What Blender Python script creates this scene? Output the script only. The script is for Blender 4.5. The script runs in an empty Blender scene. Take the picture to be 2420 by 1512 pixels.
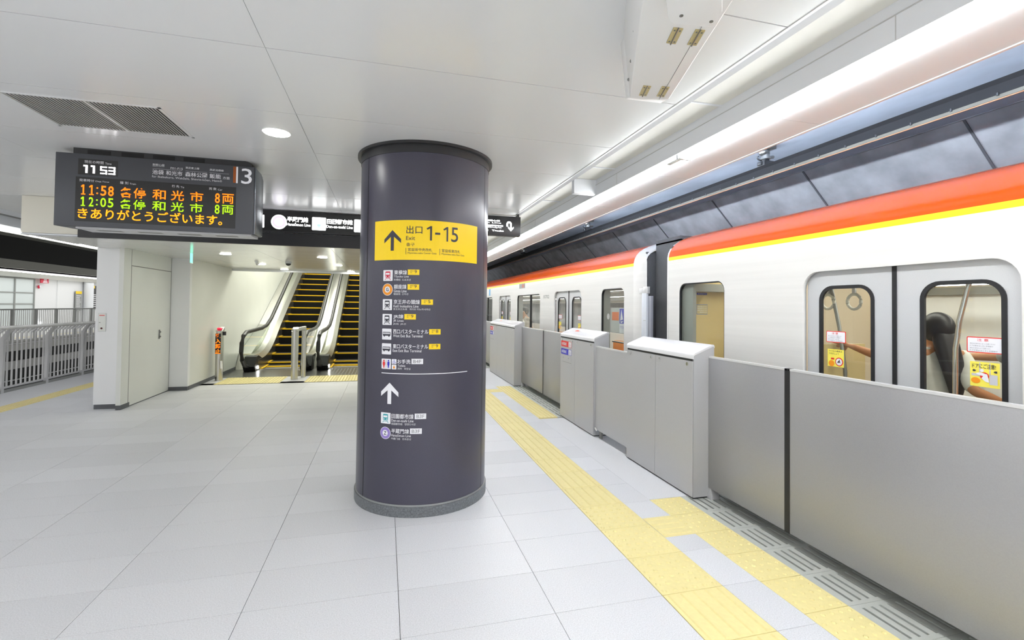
import bpy, bmesh, math, random
from mathutils import Vector, Matrix
random.seed(7)
SC = bpy.context.scene
COL = SC.collection
PI = math.pi

# ---------------------------------------------------------------- camera, world, exposure
cam = bpy.data.objects.new('camera', bpy.data.cameras.new('camera'))
COL.objects.link(cam)
cam.data.sensor_width = 36.0
cam.data.lens = 1123.8 / 2420 * 36
cam.data.shift_y = -54.91 / 2420
cam.data.clip_start = 0.05
cam.data.clip_end = 300
YAW, PIT, ROL = 0.2606, 0.0205, 0.0124
_f = Vector((math.sin(YAW) * math.cos(PIT), math.cos(YAW) * math.cos(PIT), math.sin(PIT)))
_r = Vector((math.cos(YAW), -math.sin(YAW), 0))
_u = _r.cross(_f)
_r2 = math.cos(ROL) * _r + math.sin(ROL) * _u
_u2 = -math.sin(ROL) * _r + math.cos(ROL) * _u
cam.matrix_world = Matrix(((_r2.x, _u2.x, -_f.x, 0), (_r2.y, _u2.y, -_f.y, 0), (_r2.z, _u2.z, -_f.z, 1.62), (0, 0, 0, 1)))
SC.camera = cam
W = bpy.data.worlds.new('world'); SC.world = W; W.use_nodes = True
W.node_tree.nodes['Background'].inputs[0].default_value = (1.0, 1.0, 0.98, 1)
W.node_tree.nodes['Background'].inputs[1].default_value = 0.9
SC.view_settings.view_transform = 'Standard'
SC.view_settings.look = 'None'
SC.view_settings.gamma = 1
SC.view_settings.use_curve_mapping = False
SC.view_settings.exposure = 0.0
try:
    SC.cycles.use_denoising = True
    SC.cycles.max_bounces = 10
    SC.cycles.diffuse_bounces = 5
    SC.cycles.glossy_bounces = 4
    SC.cycles.transmission_bounces = 6
    SC.cycles.transparent_max_bounces = 12
    SC.cycles.sample_clamp_indirect = 6
    SC.cycles.caustics_reflective = False
    SC.cycles.caustics_refractive = False
except Exception:
    pass
STRIP = 26.5      # radiance of the platform edge tubes
HALL = 100.0     # radiance of the escalator hall downlights
TUNNEL = 48.0      # radiance of the bluish tunnel tubes
DOWN = 60.0       # radiance of the downlights
CABIN = 20.0       # radiance of the train's ceiling tubes

def area_light(name, loc, sx, sy, power, rot=(0, 0, 0), col=(1, 1, 1)):
    L = bpy.data.lights.new(name, 'AREA'); L.shape = 'RECTANGLE'; L.size = sx; L.size_y = sy
    L.energy = power; L.color = col
    o = bpy.data.objects.new(name, L); COL.objects.link(o); o.location = loc; o.rotation_euler = rot
    return o
# the rest of the platform's luminous ceiling, behind the photographer
area_light('platform_light_bank', (-1.6, -2.6, 2.86), 6.0, 3.0, 285, col=(.97, .985, 1))
area_light('escalator_shaft_light', (-1.65, 15.0, 4.6), 2.6, 1.4, 150, (math.radians(-12), 0, 0), (1, 1, .88))  # unseen area lights, lower and upper, added to brighten the escalator shaft
area_light('escalator_shaft_light_upper', (-1.65, 18.5, 6.2), 2.6, 1.4, 260, (math.radians(-12), 0, 0), (1, 1, .88))

# ---------------------------------------------------------------- materials
MT = {}
def mat(name, col, rough=0.5, metal=0.0, spec=0.5, emit=0.0, noise=None, var=0.0, bump=0.0, bscale=200, coat=0.0, aniso=None, emitcol=None):
    if name in MT: return MT[name]
    m = bpy.data.materials.new(name); m.use_nodes = True
    nt = m.node_tree; N = nt.nodes; b = N['Principled BSDF']
    c = tuple(col) + (1,)
    b.inputs['Base Color'].default_value = c
    b.inputs['Roughness'].default_value = rough
    b.inputs['Metallic'].default_value = metal
    b.inputs['Specular IOR Level'].default_value = spec
    if coat: b.inputs['Coat Weight'].default_value = coat
    if aniso is not None: b.inputs['Anisotropic'].default_value = aniso
    if emit:
        b.inputs['Emission Color'].default_value = tuple(emitcol or col) + (1,)
        b.inputs['Emission Strength'].default_value = emit
    out = None
    tc = N.new('ShaderNodeTexCoord')
    if noise:
        scale, amt = noise[0], noise[1]
        n = N.new('ShaderNodeTexNoise'); n.inputs['Scale'].default_value = scale; n.inputs['Detail'].default_value = 4
        if len(noise) > 2:
            mp = N.new('ShaderNodeMapping'); mp.inputs['Scale'].default_value = noise[2]
            nt.links.new(tc.outputs['Object'], mp.inputs[0]); nt.links.new(mp.outputs[0], n.inputs['Vector'])
        else: nt.links.new(tc.outputs['Object'], n.inputs['Vector'])
        mr = N.new('ShaderNodeMapRange'); mr.inputs[1].default_value = 0.3; mr.inputs[2].default_value = 0.7
        mr.inputs[3].default_value = 1 - amt; mr.inputs[4].default_value = 1 + amt
        nt.links.new(n.outputs[0], mr.inputs[0]); out = mr.outputs[0]
    if var:
        oi = N.new('ShaderNodeObjectInfo'); mr = N.new('ShaderNodeMapRange')
        mr.inputs[3].default_value = 1 - var; mr.inputs[4].default_value = 1 + var
        nt.links.new(oi.outputs['Random'], mr.inputs[0])
        if out:
            mu = N.new('ShaderNodeMath'); mu.operation = 'MULTIPLY'
            nt.links.new(out, mu.inputs[0]); nt.links.new(mr.outputs[0], mu.inputs[1]); out = mu.outputs[0]
        else: out = mr.outputs[0]
    if out:
        vm = N.new('ShaderNodeVectorMath'); vm.operation = 'SCALE'; vm.inputs[0].default_value = col
        nt.links.new(out, vm.inputs['Scale']); nt.links.new(vm.outputs[0], b.inputs['Base Color'])
    if bump:
        n2 = N.new('ShaderNodeTexNoise'); n2.inputs['Scale'].default_value = bscale; n2.inputs['Detail'].default_value = 3
        nt.links.new(tc.outputs['Object'], n2.inputs['Vector'])
        bp = N.new('ShaderNodeBump'); bp.inputs['Strength'].default_value = bump; bp.inputs['Distance'].default_value = 0.002
        nt.links.new(n2.outputs[0], bp.inputs['Height']); nt.links.new(bp.outputs[0], b.inputs['Normal'])
    MT[name] = m
    return m
def glass(name, tint=(1, 1, 1), refl=0.10):
    m = bpy.data.materials.new(name); m.use_nodes = True; nt = m.node_tree; N = nt.nodes
    for n in list(N): N.remove(n)
    o = N.new('ShaderNodeOutputMaterial'); t = N.new('ShaderNodeBsdfTransparent'); g = N.new('ShaderNodeBsdfGlossy')
    t.inputs[0].default_value = tuple(tint) + (1,); g.inputs['Roughness'].default_value = 0.03
    lw = N.new('ShaderNodeLayerWeight'); lw.inputs[0].default_value = 0.5
    mx = N.new('ShaderNodeMixShader'); pw = N.new('ShaderNodeMath'); pw.operation = 'POWER'; pw.inputs[1].default_value = 4.0
    mu = N.new('ShaderNodeMath'); mu.operation = 'MULTIPLY_ADD'; mu.inputs[1].default_value = .6; mu.inputs[2].default_value = refl * .5
    nt.links.new(lw.outputs['Facing'], pw.inputs[0]); nt.links.new(pw.outputs[0], mu.inputs[0]); nt.links.new(mu.outputs[0], mx.inputs[0])
    nt.links.new(t.outputs[0], mx.inputs[1]); nt.links.new(g.outputs[0], mx.inputs[2]); nt.links.new(mx.outputs[0], o.inputs[0])
    return m
def srgb(r, g, b):
    f = lambda v: (v / 255 / 12.92) if v / 255 <= 0.04045 else ((v / 255 + 0.055) / 1.055) ** 2.4
    return (f(r), f(g), f(b))

M_tile = mat('floor_granite', (0.69, 0.695, 0.72), 0.42, noise=(160, 0.13), var=0.045, bump=0.12, bscale=260)
M_slab = mat('floor_joint_grout', (0.36, 0.36, 0.36), 0.9)
M_tac = mat('tactile_yellow', srgb(232, 218, 155), 0.5, noise=(40, 0.03), var=0.02)
M_ceil = mat('ceiling_panel_white', (0.78, 0.79, 0.79), 0.22, spec=0.5, var=0.01)
M_cjoint = mat('ceiling_joint', (0.30, 0.30, 0.28), 0.8)
M_hallc = mat('hall_ceiling_panel', (0.74, 0.74, 0.70), 0.16, spec=0.6)
M_wall = mat('wall_panel_white', (0.76, 0.77, 0.73), 0.35, noise=(2, 0.015))
M_wall2 = mat('wall_panel_cool', (0.84, 0.845, 0.85), 0.45, noise=(2, 0.01))
M_base = mat('baseboard_grey', (0.10, 0.105, 0.115), 0.5)
M_fascia = mat('fascia_white', (0.79, 0.81, 0.84), 0.40)
M_cove = mat('cove_white', (0.74, 0.73, 0.68), 0.45)
M_emit = mat('tube_glow', (1, 1, 1), 0.5, emit=STRIP, emitcol=(0.965, 0.985, 1.0))
M_down = mat('downlight_glow', (1, 1, 1), 0.5, emit=DOWN, emitcol=(1, 0.99, 0.96))
M_hdown = mat('hall_downlight_glow', (1, 1, 1), 0.5, emit=HALL, emitcol=(1.0, 1.0, 0.90))
M_rim = mat('downlight_rim', (0.9, 0.9, 0.88), 0.4)
M_conc = mat('tunnel_concrete', (0.50, 0.55, 0.64), 0.8, noise=(1.6, 0.22, (1, 0.5, 1)), bump=0.25, bscale=18)
M_conc2 = mat('tunnel_concrete_grey', (0.46, 0.47, 0.50), 0.85, noise=(2.4, 0.25), bump=0.3, bscale=24)
M_dark = mat('dark_void', (0.015, 0.015, 0.015), 0.9)
M_black = mat('black_rubber', (0.012, 0.012, 0.013), 0.45)
M_blackp = mat('black_paint', (0.022, 0.022, 0.024), 0.4)
M_shaft = mat('pillar_dark_panel', (0.050, 0.047, 0.072), 0.33, spec=0.6, noise=(420, 0.16))
M_shaft2 = mat('pillar_dark_side', (0.070, 0.068, 0.095), 0.30, metal=0.3)
M_seam = mat('pillar_seam', (0.004, 0.004, 0.004), 0.6)
M_plinth = mat('pillar_plinth_granite', (0.14, 0.15, 0.16), 0.4, noise=(90, 0.35))
M_steel = mat('brushed_steel', (0.62, 0.61, 0.58), 0.30, metal=1.0, noise=(30, 0.05, (1, 1, 0.05)))
M_steeld = mat('dark_steel', (0.26, 0.26, 0.25), 0.28, metal=0.9)
M_chrome = mat('chrome', (0.8, 0.8, 0.8), 0.12, metal=1.0)
M_cab = mat('screen_door_cabinet_grey', (0.52, 0.52, 0.53), 0.36, metal=0.25, noise=(180, 0.03))
M_cabtop = mat('screen_door_cap_white', (0.80, 0.80, 0.82), 0.22, metal=0.1)
M_door = mat('sliding_panel_grey', (0.36, 0.36, 0.37), 0.34, metal=0.35, noise=(180, 0.03))
M_edge = mat('panel_edge_light', (0.72, 0.72, 0.72), 0.3, metal=0.3)
M_cabdark = mat('shadow_gap_grey', (0.22, 0.22, 0.21), 0.5)
M_grate = mat('grate_steel_light', (0.62, 0.64, 0.60), 0.42, metal=0.3)
M_train = mat('train_ivory', (0.80, 0.79, 0.76), 0.30, metal=0.15, noise=(3, 0.03, (1, 0.15, 8)))
M_trdoor = mat('train_door_satin', (0.64, 0.65, 0.66), 0.34, metal=0.25, noise=(200, 0.02))
M_orange = mat('train_orange_roof', srgb(200, 78, 8), 0.20, spec=0.25)
M_yel = mat('train_yellow_stripe', srgb(250, 228, 20), 0.35)
M_roofg = mat('train_roof_grey', (0.16, 0.17, 0.17), 0.6)
M_bell = mat('gangway_grey', (0.075, 0.075, 0.078), 0.7, noise=(80, 0.1))
M_int = mat('cabin_cream', (0.72, 0.70, 0.62), 0.4)
M_intb = mat('cabin_beige', srgb(218, 196, 140), 0.4)
M_intf = mat('cabin_floor', (0.25, 0.22, 0.2), 0.5)
M_intg = mat('cabin_grey', (0.34, 0.35, 0.33), 0.45)
M_intw = mat('cabin_white', (0.78, 0.78, 0.76), 0.35)
M_seat = mat('seat_orange', srgb(196, 120, 40), 0.8)
M_cemit = mat('cabin_tube', (1, 1, 1), 0.5, emit=CABIN, emitcol=(1, 0.98, 0.92))
M_wht = mat('print_white', (0.86, 0.86, 0.90), 0.45)
M_wht2 = mat('print_white_soft', (0.75, 0.75, 0.78), 0.5)
M_blk = mat('print_black', (0.035, 0.034, 0.05), 0.45)
M_gold = mat('print_yellow', srgb(252, 214, 0), 0.38)
M_red = mat('print_red', srgb(225, 45, 40), 0.45)
M_crim = mat('print_crimson', srgb(205, 25, 60), 0.45)
M_blue = mat('print_blue', srgb(50, 50, 185), 0.45)
M_orng = mat('print_orange', srgb(240, 150, 30), 0.45)
M_lilac = mat('print_lilac', srgb(150, 128, 200), 0.45)
M_teal = mat('print_teal', srgb(60, 165, 175), 0.45)
M_led_o = mat('led_orange', (1, .25, 0), 0.5, emit=1.25, emitcol=(1.0, 0.17, 0.0))
M_led_g = mat('led_green', (.4, .8, 0), 0.5, emit=0.8, emitcol=(0.42, 0.72, 0.0))
M_led_a = mat('led_amber', (1, .4, 0), 0.5, emit=1.3, emitcol=(1.0, 0.30, 0.0))
M_led_w = mat('led_white', (1, 1, 1), 0.5, emit=3.0, emitcol=(1, 0.97, 1))
M_boxw = mat('sign_backlit', (1, 1, 1), 0.5, emit=3.2, emitcol=(1, 1, 1))
M_boxl = mat('sign_backlit_lilac', (.8, .7, .95), 0.5, emit=0.8, emitcol=(0.80, 0.60, 1.0))
M_boxt = mat('sign_backlit_teal', (.3, .8, .85), 0.5, emit=1.0, emitcol=(0.35, 0.9, 0.95))
M_board = mat('display_housing', (0.085, 0.088, 0.098), 0.45, metal=0.4)
M_boards = mat('display_side_metal', (0.20, 0.22, 0.25), 0.25, metal=0.8)
M_screen = mat('display_screen', (0.018, 0.018, 0.018), 0.3)
M_brass = mat('hinge_brass', srgb(205, 190, 140), 0.35, metal=0.6)
M_white = mat('device_white', (0.82, 0.82, 0.81), 0.35)
M_rail = mat('guardrail_paint', (0.56, 0.56, 0.57), 0.4)
M_raild = mat('guardrail_dark', (0.30, 0.31, 0.30), 0.5)
M_step = mat('escalator_step_black', (0.006, 0.006, 0.006), 0.6, spec=0.2)
M_stepy = mat('escalator_yellow', srgb(250, 200, 0), 0.5)
M_skin = mat('skin', srgb(205, 150, 110), 0.5)
M_shirt = mat('white_cotton', (0.74, 0.73, 0.66), 0.85, noise=(14, 0.06))
M_hair = mat('dark_hair', (0.012, 0.010, 0.010), 0.45)
M_navy = mat('dark_trousers', (0.03, 0.03, 0.045), 0.8)
M_glass = glass('window_glass', (0.93, 0.95, 0.93), 0.10)
M_glass2 = glass('escalator_glass', (0.86, 0.92, 0.86), 0.10)
M_green = mat('exit_green', (.1, .8, .5), 0.5, emit=1.5, emitcol=(0.25, 0.95, 0.65))

# ---------------------------------------------------------------- mesh helpers
class MB:
    def __init__(s): s.v = []; s.f = []; s.mi = []
    def add(s, vs, fs, mi=0):
        n = len(s.v); s.v += [tuple(p) for p in vs]
        for f in fs: s.f.append([n + i for i in f]); s.mi.append(mi)
        return s
    def box(s, a, b, mi=0):
        x0, x1 = sorted((a[0], b[0])); y0, y1 = sorted((a[1], b[1])); z0, z1 = sorted((a[2], b[2]))
        return s.add([(x0, y0, z0), (x1, y0, z0), (x1, y1, z0), (x0, y1, z0), (x0, y0, z1), (x1, y0, z1), (x1, y1, z1), (x0, y1, z1)],
                     [(0, 3, 2, 1), (4, 5, 6, 7), (0, 1, 5, 4), (1, 2, 6, 5), (2, 3, 7, 6), (3, 0, 4, 7)], mi)
    def hexa(s, p, mi=0):   # 4 bottom (ccw from above), 4 top
        return s.add(p, [(0, 3, 2, 1), (4, 5, 6, 7), (0, 1, 5, 4), (1, 2, 6, 5), (2, 3, 7, 6), (3, 0, 4, 7)], mi)
    def quad(s, p, mi=0): return s.add(p, [(0, 1, 2, 3)], mi)
    def prism(s, prof, axis, a, b, mi=0, caps=True):   # profile in the two other axes
        n = len(prof)
        def P(q, t):
            if axis == 'y': return (q[0], t, q[1])
            if axis == 'x': return (t, q[0], q[1])
            return (q[0], q[1], t)
        vs = [P(q, a) for q in prof] + [P(q, b) for q in prof]
        fs = [(i, (i + 1) % n, n + (i + 1) % n, n + i) for i in range(n)]
        if caps: fs += [tuple(range(n - 1, -1, -1)), tuple(range(n, 2 * n))]
        return s.add(vs, fs, mi)
    def cyl(s, c, r, z0, z1, seg=24, a0=0, a1=2 * PI, caps=True, mi=0):
        full = abs(a1 - a0 - 2 * PI) < 1e-6
        n = seg if full else seg + 1
        ang = [a0 + (a1 - a0) * i / seg for i in range(n)]
        vs = [(c[0] + r * math.cos(t), c[1] + r * math.sin(t), z) for z in (z0, z1) for t in ang]
        fs = [(i, (i + 1) % n, n + (i + 1) % n, n + i) for i in range(n if full else n - 1)]
        if caps: fs += [tuple(range(n - 1, -1, -1)), tuple(range(n, 2 * n))]
        return s.add(vs, fs, mi)
    def tube(s, pts, r, seg=8, mi=0):
        pts = [Vector(p) for p in pts]; k = len(pts); base = len(s.v); rr = r if isinstance(r, (list, tuple)) else [r] * k
        for i, p in enumerate(pts):
            t = (pts[min(i + 1, k - 1)] - pts[max(i - 1, 0)]).normalized()
            up = Vector((0, 0, 1)) if abs(t.z) < 0.9 else Vector((1, 0, 0))
            u = t.cross(up).normalized(); w = t.cross(u).normalized()
            for j in range(seg):
                a = 2 * PI * j / seg
                s.v.append(tuple(p + rr[i] * (math.cos(a) * u + math.sin(a) * w)))
        for i in range(k - 1):
            for j in range(seg):
                s.f.append([base + i * seg + j, base + i * seg + (j + 1) % seg, base + (i + 1) * seg + (j + 1) % seg, base + (i + 1) * seg + j]); s.mi.append(mi)
        s.f.append([base + j for j in range(seg)][::-1]); s.mi.append(mi)
        s.f.append([base + (k - 1) * seg + j for j in range(seg)]); s.mi.append(mi)
        return s
    def sphere(s, c, r, seg=12, rings=8, sc=(1, 1, 1), mi=0):
        vs = [(c[0], c[1], c[2] + r * sc[2])]
        for i in range(1, rings):
            p = PI * i / rings
            for j in range(seg):
                t = 2 * PI * j / seg
                vs.append((c[0] + r * sc[0] * math.sin(p) * math.cos(t), c[1] + r * sc[1] * math.sin(p) * math.sin(t), c[2] + r * sc[2] * math.cos(p)))
        vs.append((c[0], c[1], c[2] - r * sc[2])); L = len(vs) - 1; fs = []
        for j in range(seg): fs.append((0, 1 + j, 1 + (j + 1) % seg))
        for i in range(rings - 2):
            for j in range(seg):
                a = 1 + i * seg
                fs.append((a + j, a + seg + j, a + seg + (j + 1) % seg, a + (j + 1) % seg))
        a = 1 + (rings - 2) * seg
        for j in range(seg): fs.append((a + j, L, a + (j + 1) % seg))
        return s.add(vs, fs, mi)
    def rot(s, piv, ang):
        c, n = math.cos(ang), math.sin(ang)
        s.v = [(piv[0] + c * (x - piv[0]) - n * (y - piv[1]), piv[1] + n * (x - piv[0]) + c * (y - piv[1]), z) for x, y, z in s.v]
        return s

def tag(o, label=None, cat=None, group=None, kind=None):
    if label: o['label'] = label
    if cat: o['category'] = cat
    if group: o['group'] = group
    if kind: o['kind'] = kind
    return o
def thing(name, label, cat, loc=(0, 0, 0), group=None):
    o = bpy.data.objects.new(name, None); COL.objects.link(o); o.location = loc; o.empty_display_size = 0.1
    return tag(o, label, cat, group)
def link(o, parent):
    COL.objects.link(o)
    if parent is not None:
        o.parent = parent
        p = parent; off = Vector((0, 0, 0))
        while p is not None:
            off += p.location; p = p.parent
        # meshes are written in world coordinates; roots are only translated
        root = parent
        while root.parent is not None: root = root.parent
        if parent is root: o.matrix_parent_inverse = Matrix.Translation(-root.location)
    return o
def mesh_from(name, mb, mats, smooth=False, bevel=0.0, bseg=2):
    me = bpy.data.meshes.new(name); me.from_pydata(mb.v, [], mb.f); me.update()
    if not isinstance(mats, (list, tuple)): mats = [mats]
    for m in mats: me.materials.append(m)
    if len(mats) > 1:
        for p, i in zip(me.polygons, mb.mi): p.material_index = i
    bm = bmesh.new(); bm.from_mesh(me)
    bmesh.ops.recalc_face_normals(bm, faces=bm.faces)
    if bevel:
        es = [e for e in bm.edges if len(e.link_faces) == 2 and e.calc_face_angle(0) > 0.6]
        bmesh.ops.bevel(bm, geom=es, offset=bevel, segments=bseg, profile=0.5, affect='EDGES', clamp_overlap=True)
    bm.to_mesh(me); bm.free()
    if smooth:
        for p in me.polygons: p.use_smooth = True
        try: me.set_sharp_from_angle(angle=math.radians(40))
        except Exception: pass
    return me
def obj(name, mb, mats, parent=None, smooth=False, bevel=0.0, bseg=2, label=None, kind=None):
    o = bpy.data.objects.new(name, mesh_from(name, mb, mats, smooth or bevel > 0, bevel, bseg))
    link(o, parent)
    if label: o['label'] = label
    if kind: o['kind'] = kind
    return o
def struct(name, mb, m, **k):
    o = obj(name, mb, m, None, **k); o['kind'] = 'structure'; return o
def inst(name, me, loc, parent, rotz=0):
    o = bpy.data.objects.new(name, me); COL.objects.link(o); o.parent = parent
    root = parent
    o.location = loc if parent is None else Vector(loc) - root.location
    o.rotation_euler = (0, 0, rotz)
    return o
def box_obj(name, a, b, m, parent=None, bevel=0.0, **k): return obj(name, MB().box(a, b), m, parent, bevel=bevel, **k)

# 2-D plates with holes, cut with the curve filler, standing in the plane X=const (u = world Y, v = world Z)
def rrect(u0, v0, u1, v1, r, n=6):
    if r <= 0: return [(u0, v0), (u1, v0), (u1, v1), (u0, v1)]
    P = []
    for cx, cy, a in ((u1 - r, v0 + r, -PI / 2), (u1 - r, v1 - r, 0), (u0 + r, v1 - r, PI / 2), (u0 + r, v0 + r, PI)):
        for i in range(n + 1):
            t = a + PI / 2 * i / n; P.append((cx + r * math.cos(t), cy + r * math.sin(t)))
    return P
def plate(name, loops, d0, d1, m, parent=None, plane='x', **k):
    cu = bpy.data.curves.new(name, 'CURVE'); cu.dimensions = '2D'; cu.fill_mode = 'BOTH'; cu.extrude = abs(d1 - d0) / 2
    for lp in loops:
        sp = cu.splines.new('POLY'); sp.points.add(len(lp) - 1); sp.use_cyclic_u = True
        for i, (u, v) in enumerate(lp): sp.points[i].co = (u, v, 0, 1)
    t = bpy.data.objects.new('tmp', cu); COL.objects.link(t)
    dg = bpy.context.evaluated_depsgraph_get(); dg.update()
    me = bpy.data.meshes.new_from_object(t.evaluated_get(dg))
    bpy.data.objects.remove(t); bpy.data.curves.remove(cu)
    mid = (d0 + d1) / 2
    for v in me.vertices:
        x, y, z = v.co
        v.co = (mid + z, x, y) if plane == 'x' else (x, mid + z, y)
    me.materials.clear(); me.materials.append(m); me.name = name
    bm = bmesh.new(); bm.from_mesh(me); bmesh.ops.remove_doubles(bm, verts=bm.verts, dist=1e-5)
    bmesh.ops.recalc_face_normals(bm, faces=bm.faces); bm.to_mesh(me); bm.free()
    o = bpy.data.objects.new(name, me); link(o, parent)
    for kk, vv in k.items(): o[kk] = vv
    return o

# print and lettering: everything flat is drawn in (s, z) and laid on its real surface by a map
def flat_y(Y): return lambda s, z: (s, Y, z)
def flat_x(X): return lambda s, z: (X, -s, z)          # faces -X, s grows to the reader's right
PC = (0.337, 4.277); PR = 0.5524
def cyl_map(off=0.003):
    def f(s, z):
        t = s / PR; r = PR + off
        return (PC[0] + r * math.sin(t), PC[1] - r * math.cos(t), z)
    return f
def shape(name, polys, mp, m, parent, sub=0.05, **k):
    mb = MB()
    for poly in polys:
        bm = bmesh.new(); vs = [bm.verts.new((x, y, 0)) for x, y in poly]
        bm.faces.new(vs); bm.normal_update(); bmesh.ops.triangulate(bm, faces=bm.faces)
        if sub:
            xs = [p[0] for p in poly]; x = math.floor(min(xs) / sub) * sub + sub
            while x < max(xs) - 1e-4:
                bmesh.ops.bisect_plane(bm, geom=list(bm.verts) + list(bm.edges) + list(bm.faces), plane_co=(x, 0, 0), plane_no=(1, 0, 0)); x += sub
        bm.verts.index_update()
        mb.add([mp(v.co.x, v.co.y) for v in bm.verts], [[v.index for v in f.verts] for f in bm.faces]); bm.free()
    return obj(name, mb, m, parent, **k)
def R4(s0, z0, s1, z1): return [(s0, z0), (s1, z0), (s1, z1), (s0, z1)]
def circ(s, z, r, n=28): return [(s + r * math.cos(2 * PI * i / n), z + r * math.sin(2 * PI * i / n)) for i in range(n)]
def letters(body, s0, z0, s1, z1, mp, m, parent, bold=0.0, name='lettering', shear=0.0):
    cu = bpy.data.curves.new('t', 'FONT'); cu.body = body; cu.size = 1.0; cu.offset = bold; cu.resolution_u = 3
    cu.space_line = 0.95
    t = bpy.data.objects.new('tmp', cu); COL.objects.link(t)
    dg = bpy.context.evaluated_depsgraph_get(); dg.update()
    me = bpy.data.meshes.new_from_object(t.evaluated_get(dg)); bpy.data.objects.remove(t); bpy.data.curves.remove(cu)
    if len(me.vertices) == 0: return None
    xs = [v.co.x for v in me.vertices]; ys = [v.co.y for v in me.vertices]
    x0, x1, y0, y1 = min(xs), max(xs), min(ys), max(ys)
    for v in me.vertices:
        u = (v.co.x - x0) / max(1e-6, x1 - x0); w = (v.co.y - y0) / max(1e-6, y1 - y0)
        v.co = mp(s0 + u * (s1 - s0) + shear * w, z0 + w * (z1 - z0))
    me.materials.clear(); me.materials.append(m); me.name = name
    o = bpy.data.objects.new(name, me); link(o, parent); return o
def arrow(sc, zb, zt, hw, head, stem, th):
    """up arrow: sc centre, zb bottom, zt tip, hw half width, head drop, stem half width, th thickness of the wings"""
    return [(sc, zt), (sc + hw, zt - head), (sc + hw, zt - head - th), (sc + stem, zt - th * 1.75), (sc + stem, zb), (sc - stem, zb), (sc - stem, zt - th * 1.75), (sc - hw, zt - head - th), (sc - hw, zt - head)]
def arrow_polys(sc, zb, zt, hw, head, stem, th):
    zi = zt - th * 1.75
    return [[(sc - stem, zb), (sc + stem, zb), (sc + stem, zi), (sc, zt - 0.001), (sc - stem, zi)],
            [(sc, zt), (sc - stem, zi), (sc - hw, zt - head - th), (sc - hw, zt - head)],
            [(sc, zt), (sc + hw, zt - head), (sc + hw, zt - head - th), (sc + stem, zi)]]

# ================================================================ FLOOR
fl = struct('floor', MB().box((-6.46, -5, -0.35), (2.487, 34, -0.02)).box((2.487, -5, -0.35), (2.90, 34, -0.13)).box((2.90, -5, -0.35), (3.02, 34, -0.02)), M_slab)
JT = 0.0016
TILE_ME = {}
def tile_mesh(w, d, m, nm='floor_tile'):
    k = (round(w, 3), round(d, 3), m.name, nm)
    if k not in TILE_ME:
        TILE_ME[k] = mesh_from(nm, MB().box((JT, JT, -0.02), (w - JT, d - JT, 0)), m, bevel=0.0)
    return TILE_ME[k]
xs = [1.54, 0.9, 0.1, -0.7, -1.5, -2.3, -3.1, -3.9, -4.7, -5.33]
rest = MB()
def inside_block(x0, x1, y0, y1):
    if x1 <= -3.80 and x0 >= -4.25 and y0 >= 8.5: return True
    return False
for j in range(-10, 60):
    y0 = round(3.6 + 0.4 * (j - 8), 3); y1 = y0 + 0.4
    for i in range(len(xs) - 1):
        x1, x0 = xs[i], xs[i + 1]
        if y0 >= 10.59 and x1 <= 0.36 and x0 >= -3.95 : continue
        if 1.2 <= y0 < 11.1:
            inst('floor_tile', tile_mesh(x1 - x0, 0.4, M_tile), (x0, y0, 0), fl)
        else:
            rest.box((x0 + JT, y0 + JT, -0.02), (x1 - JT, y1 - JT, 0))
    # grey pavers between and beside the tactile rows
    for (x0, x1) in ((1.94, 2.19),):
        if 1.2 <= y0 < 11.1: inst('floor_tile', tile_mesh(x1 - x0, 0.4, M_tile), (x0, y0, 0), fl)
        else: rest.box((x0 + JT, y0 + JT, -0.02), (x1 - JT, y1 - JT, 0))
rest.box((-6.46, -5, -0.02), (-5.63, 34, 0.0))
rest.box((2.485, 3.62, -0.02), (3.02, 6.57, 0.0)).box((2.19, 3.62, -0.02), (2.485, 6.567, 0.0))
rest.box((2.19, 9.40, -0.02), (3.02, 12.2, 0.0)).box((2.485, 15.0, -0.02), (3.02, 34, 0.0)).box((2.19, 15.0, -0.02), (2.485, 34, 0.0))
rest.box((2.9, -5, -0.02), (3.02, 3.62, 0.0)).box((2.9, 6.57, -0.02), (3.02, 9.4, 0.0)).box((2.9, 12.2, -0.02), (3.02, 15.0, 0.0))
rest.box((-3.95, 10.6, -0.02), (0.36, 10.65, 0.0))
obj('distant_tiles', rest, M_tile, fl, kind='stuff')

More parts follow.
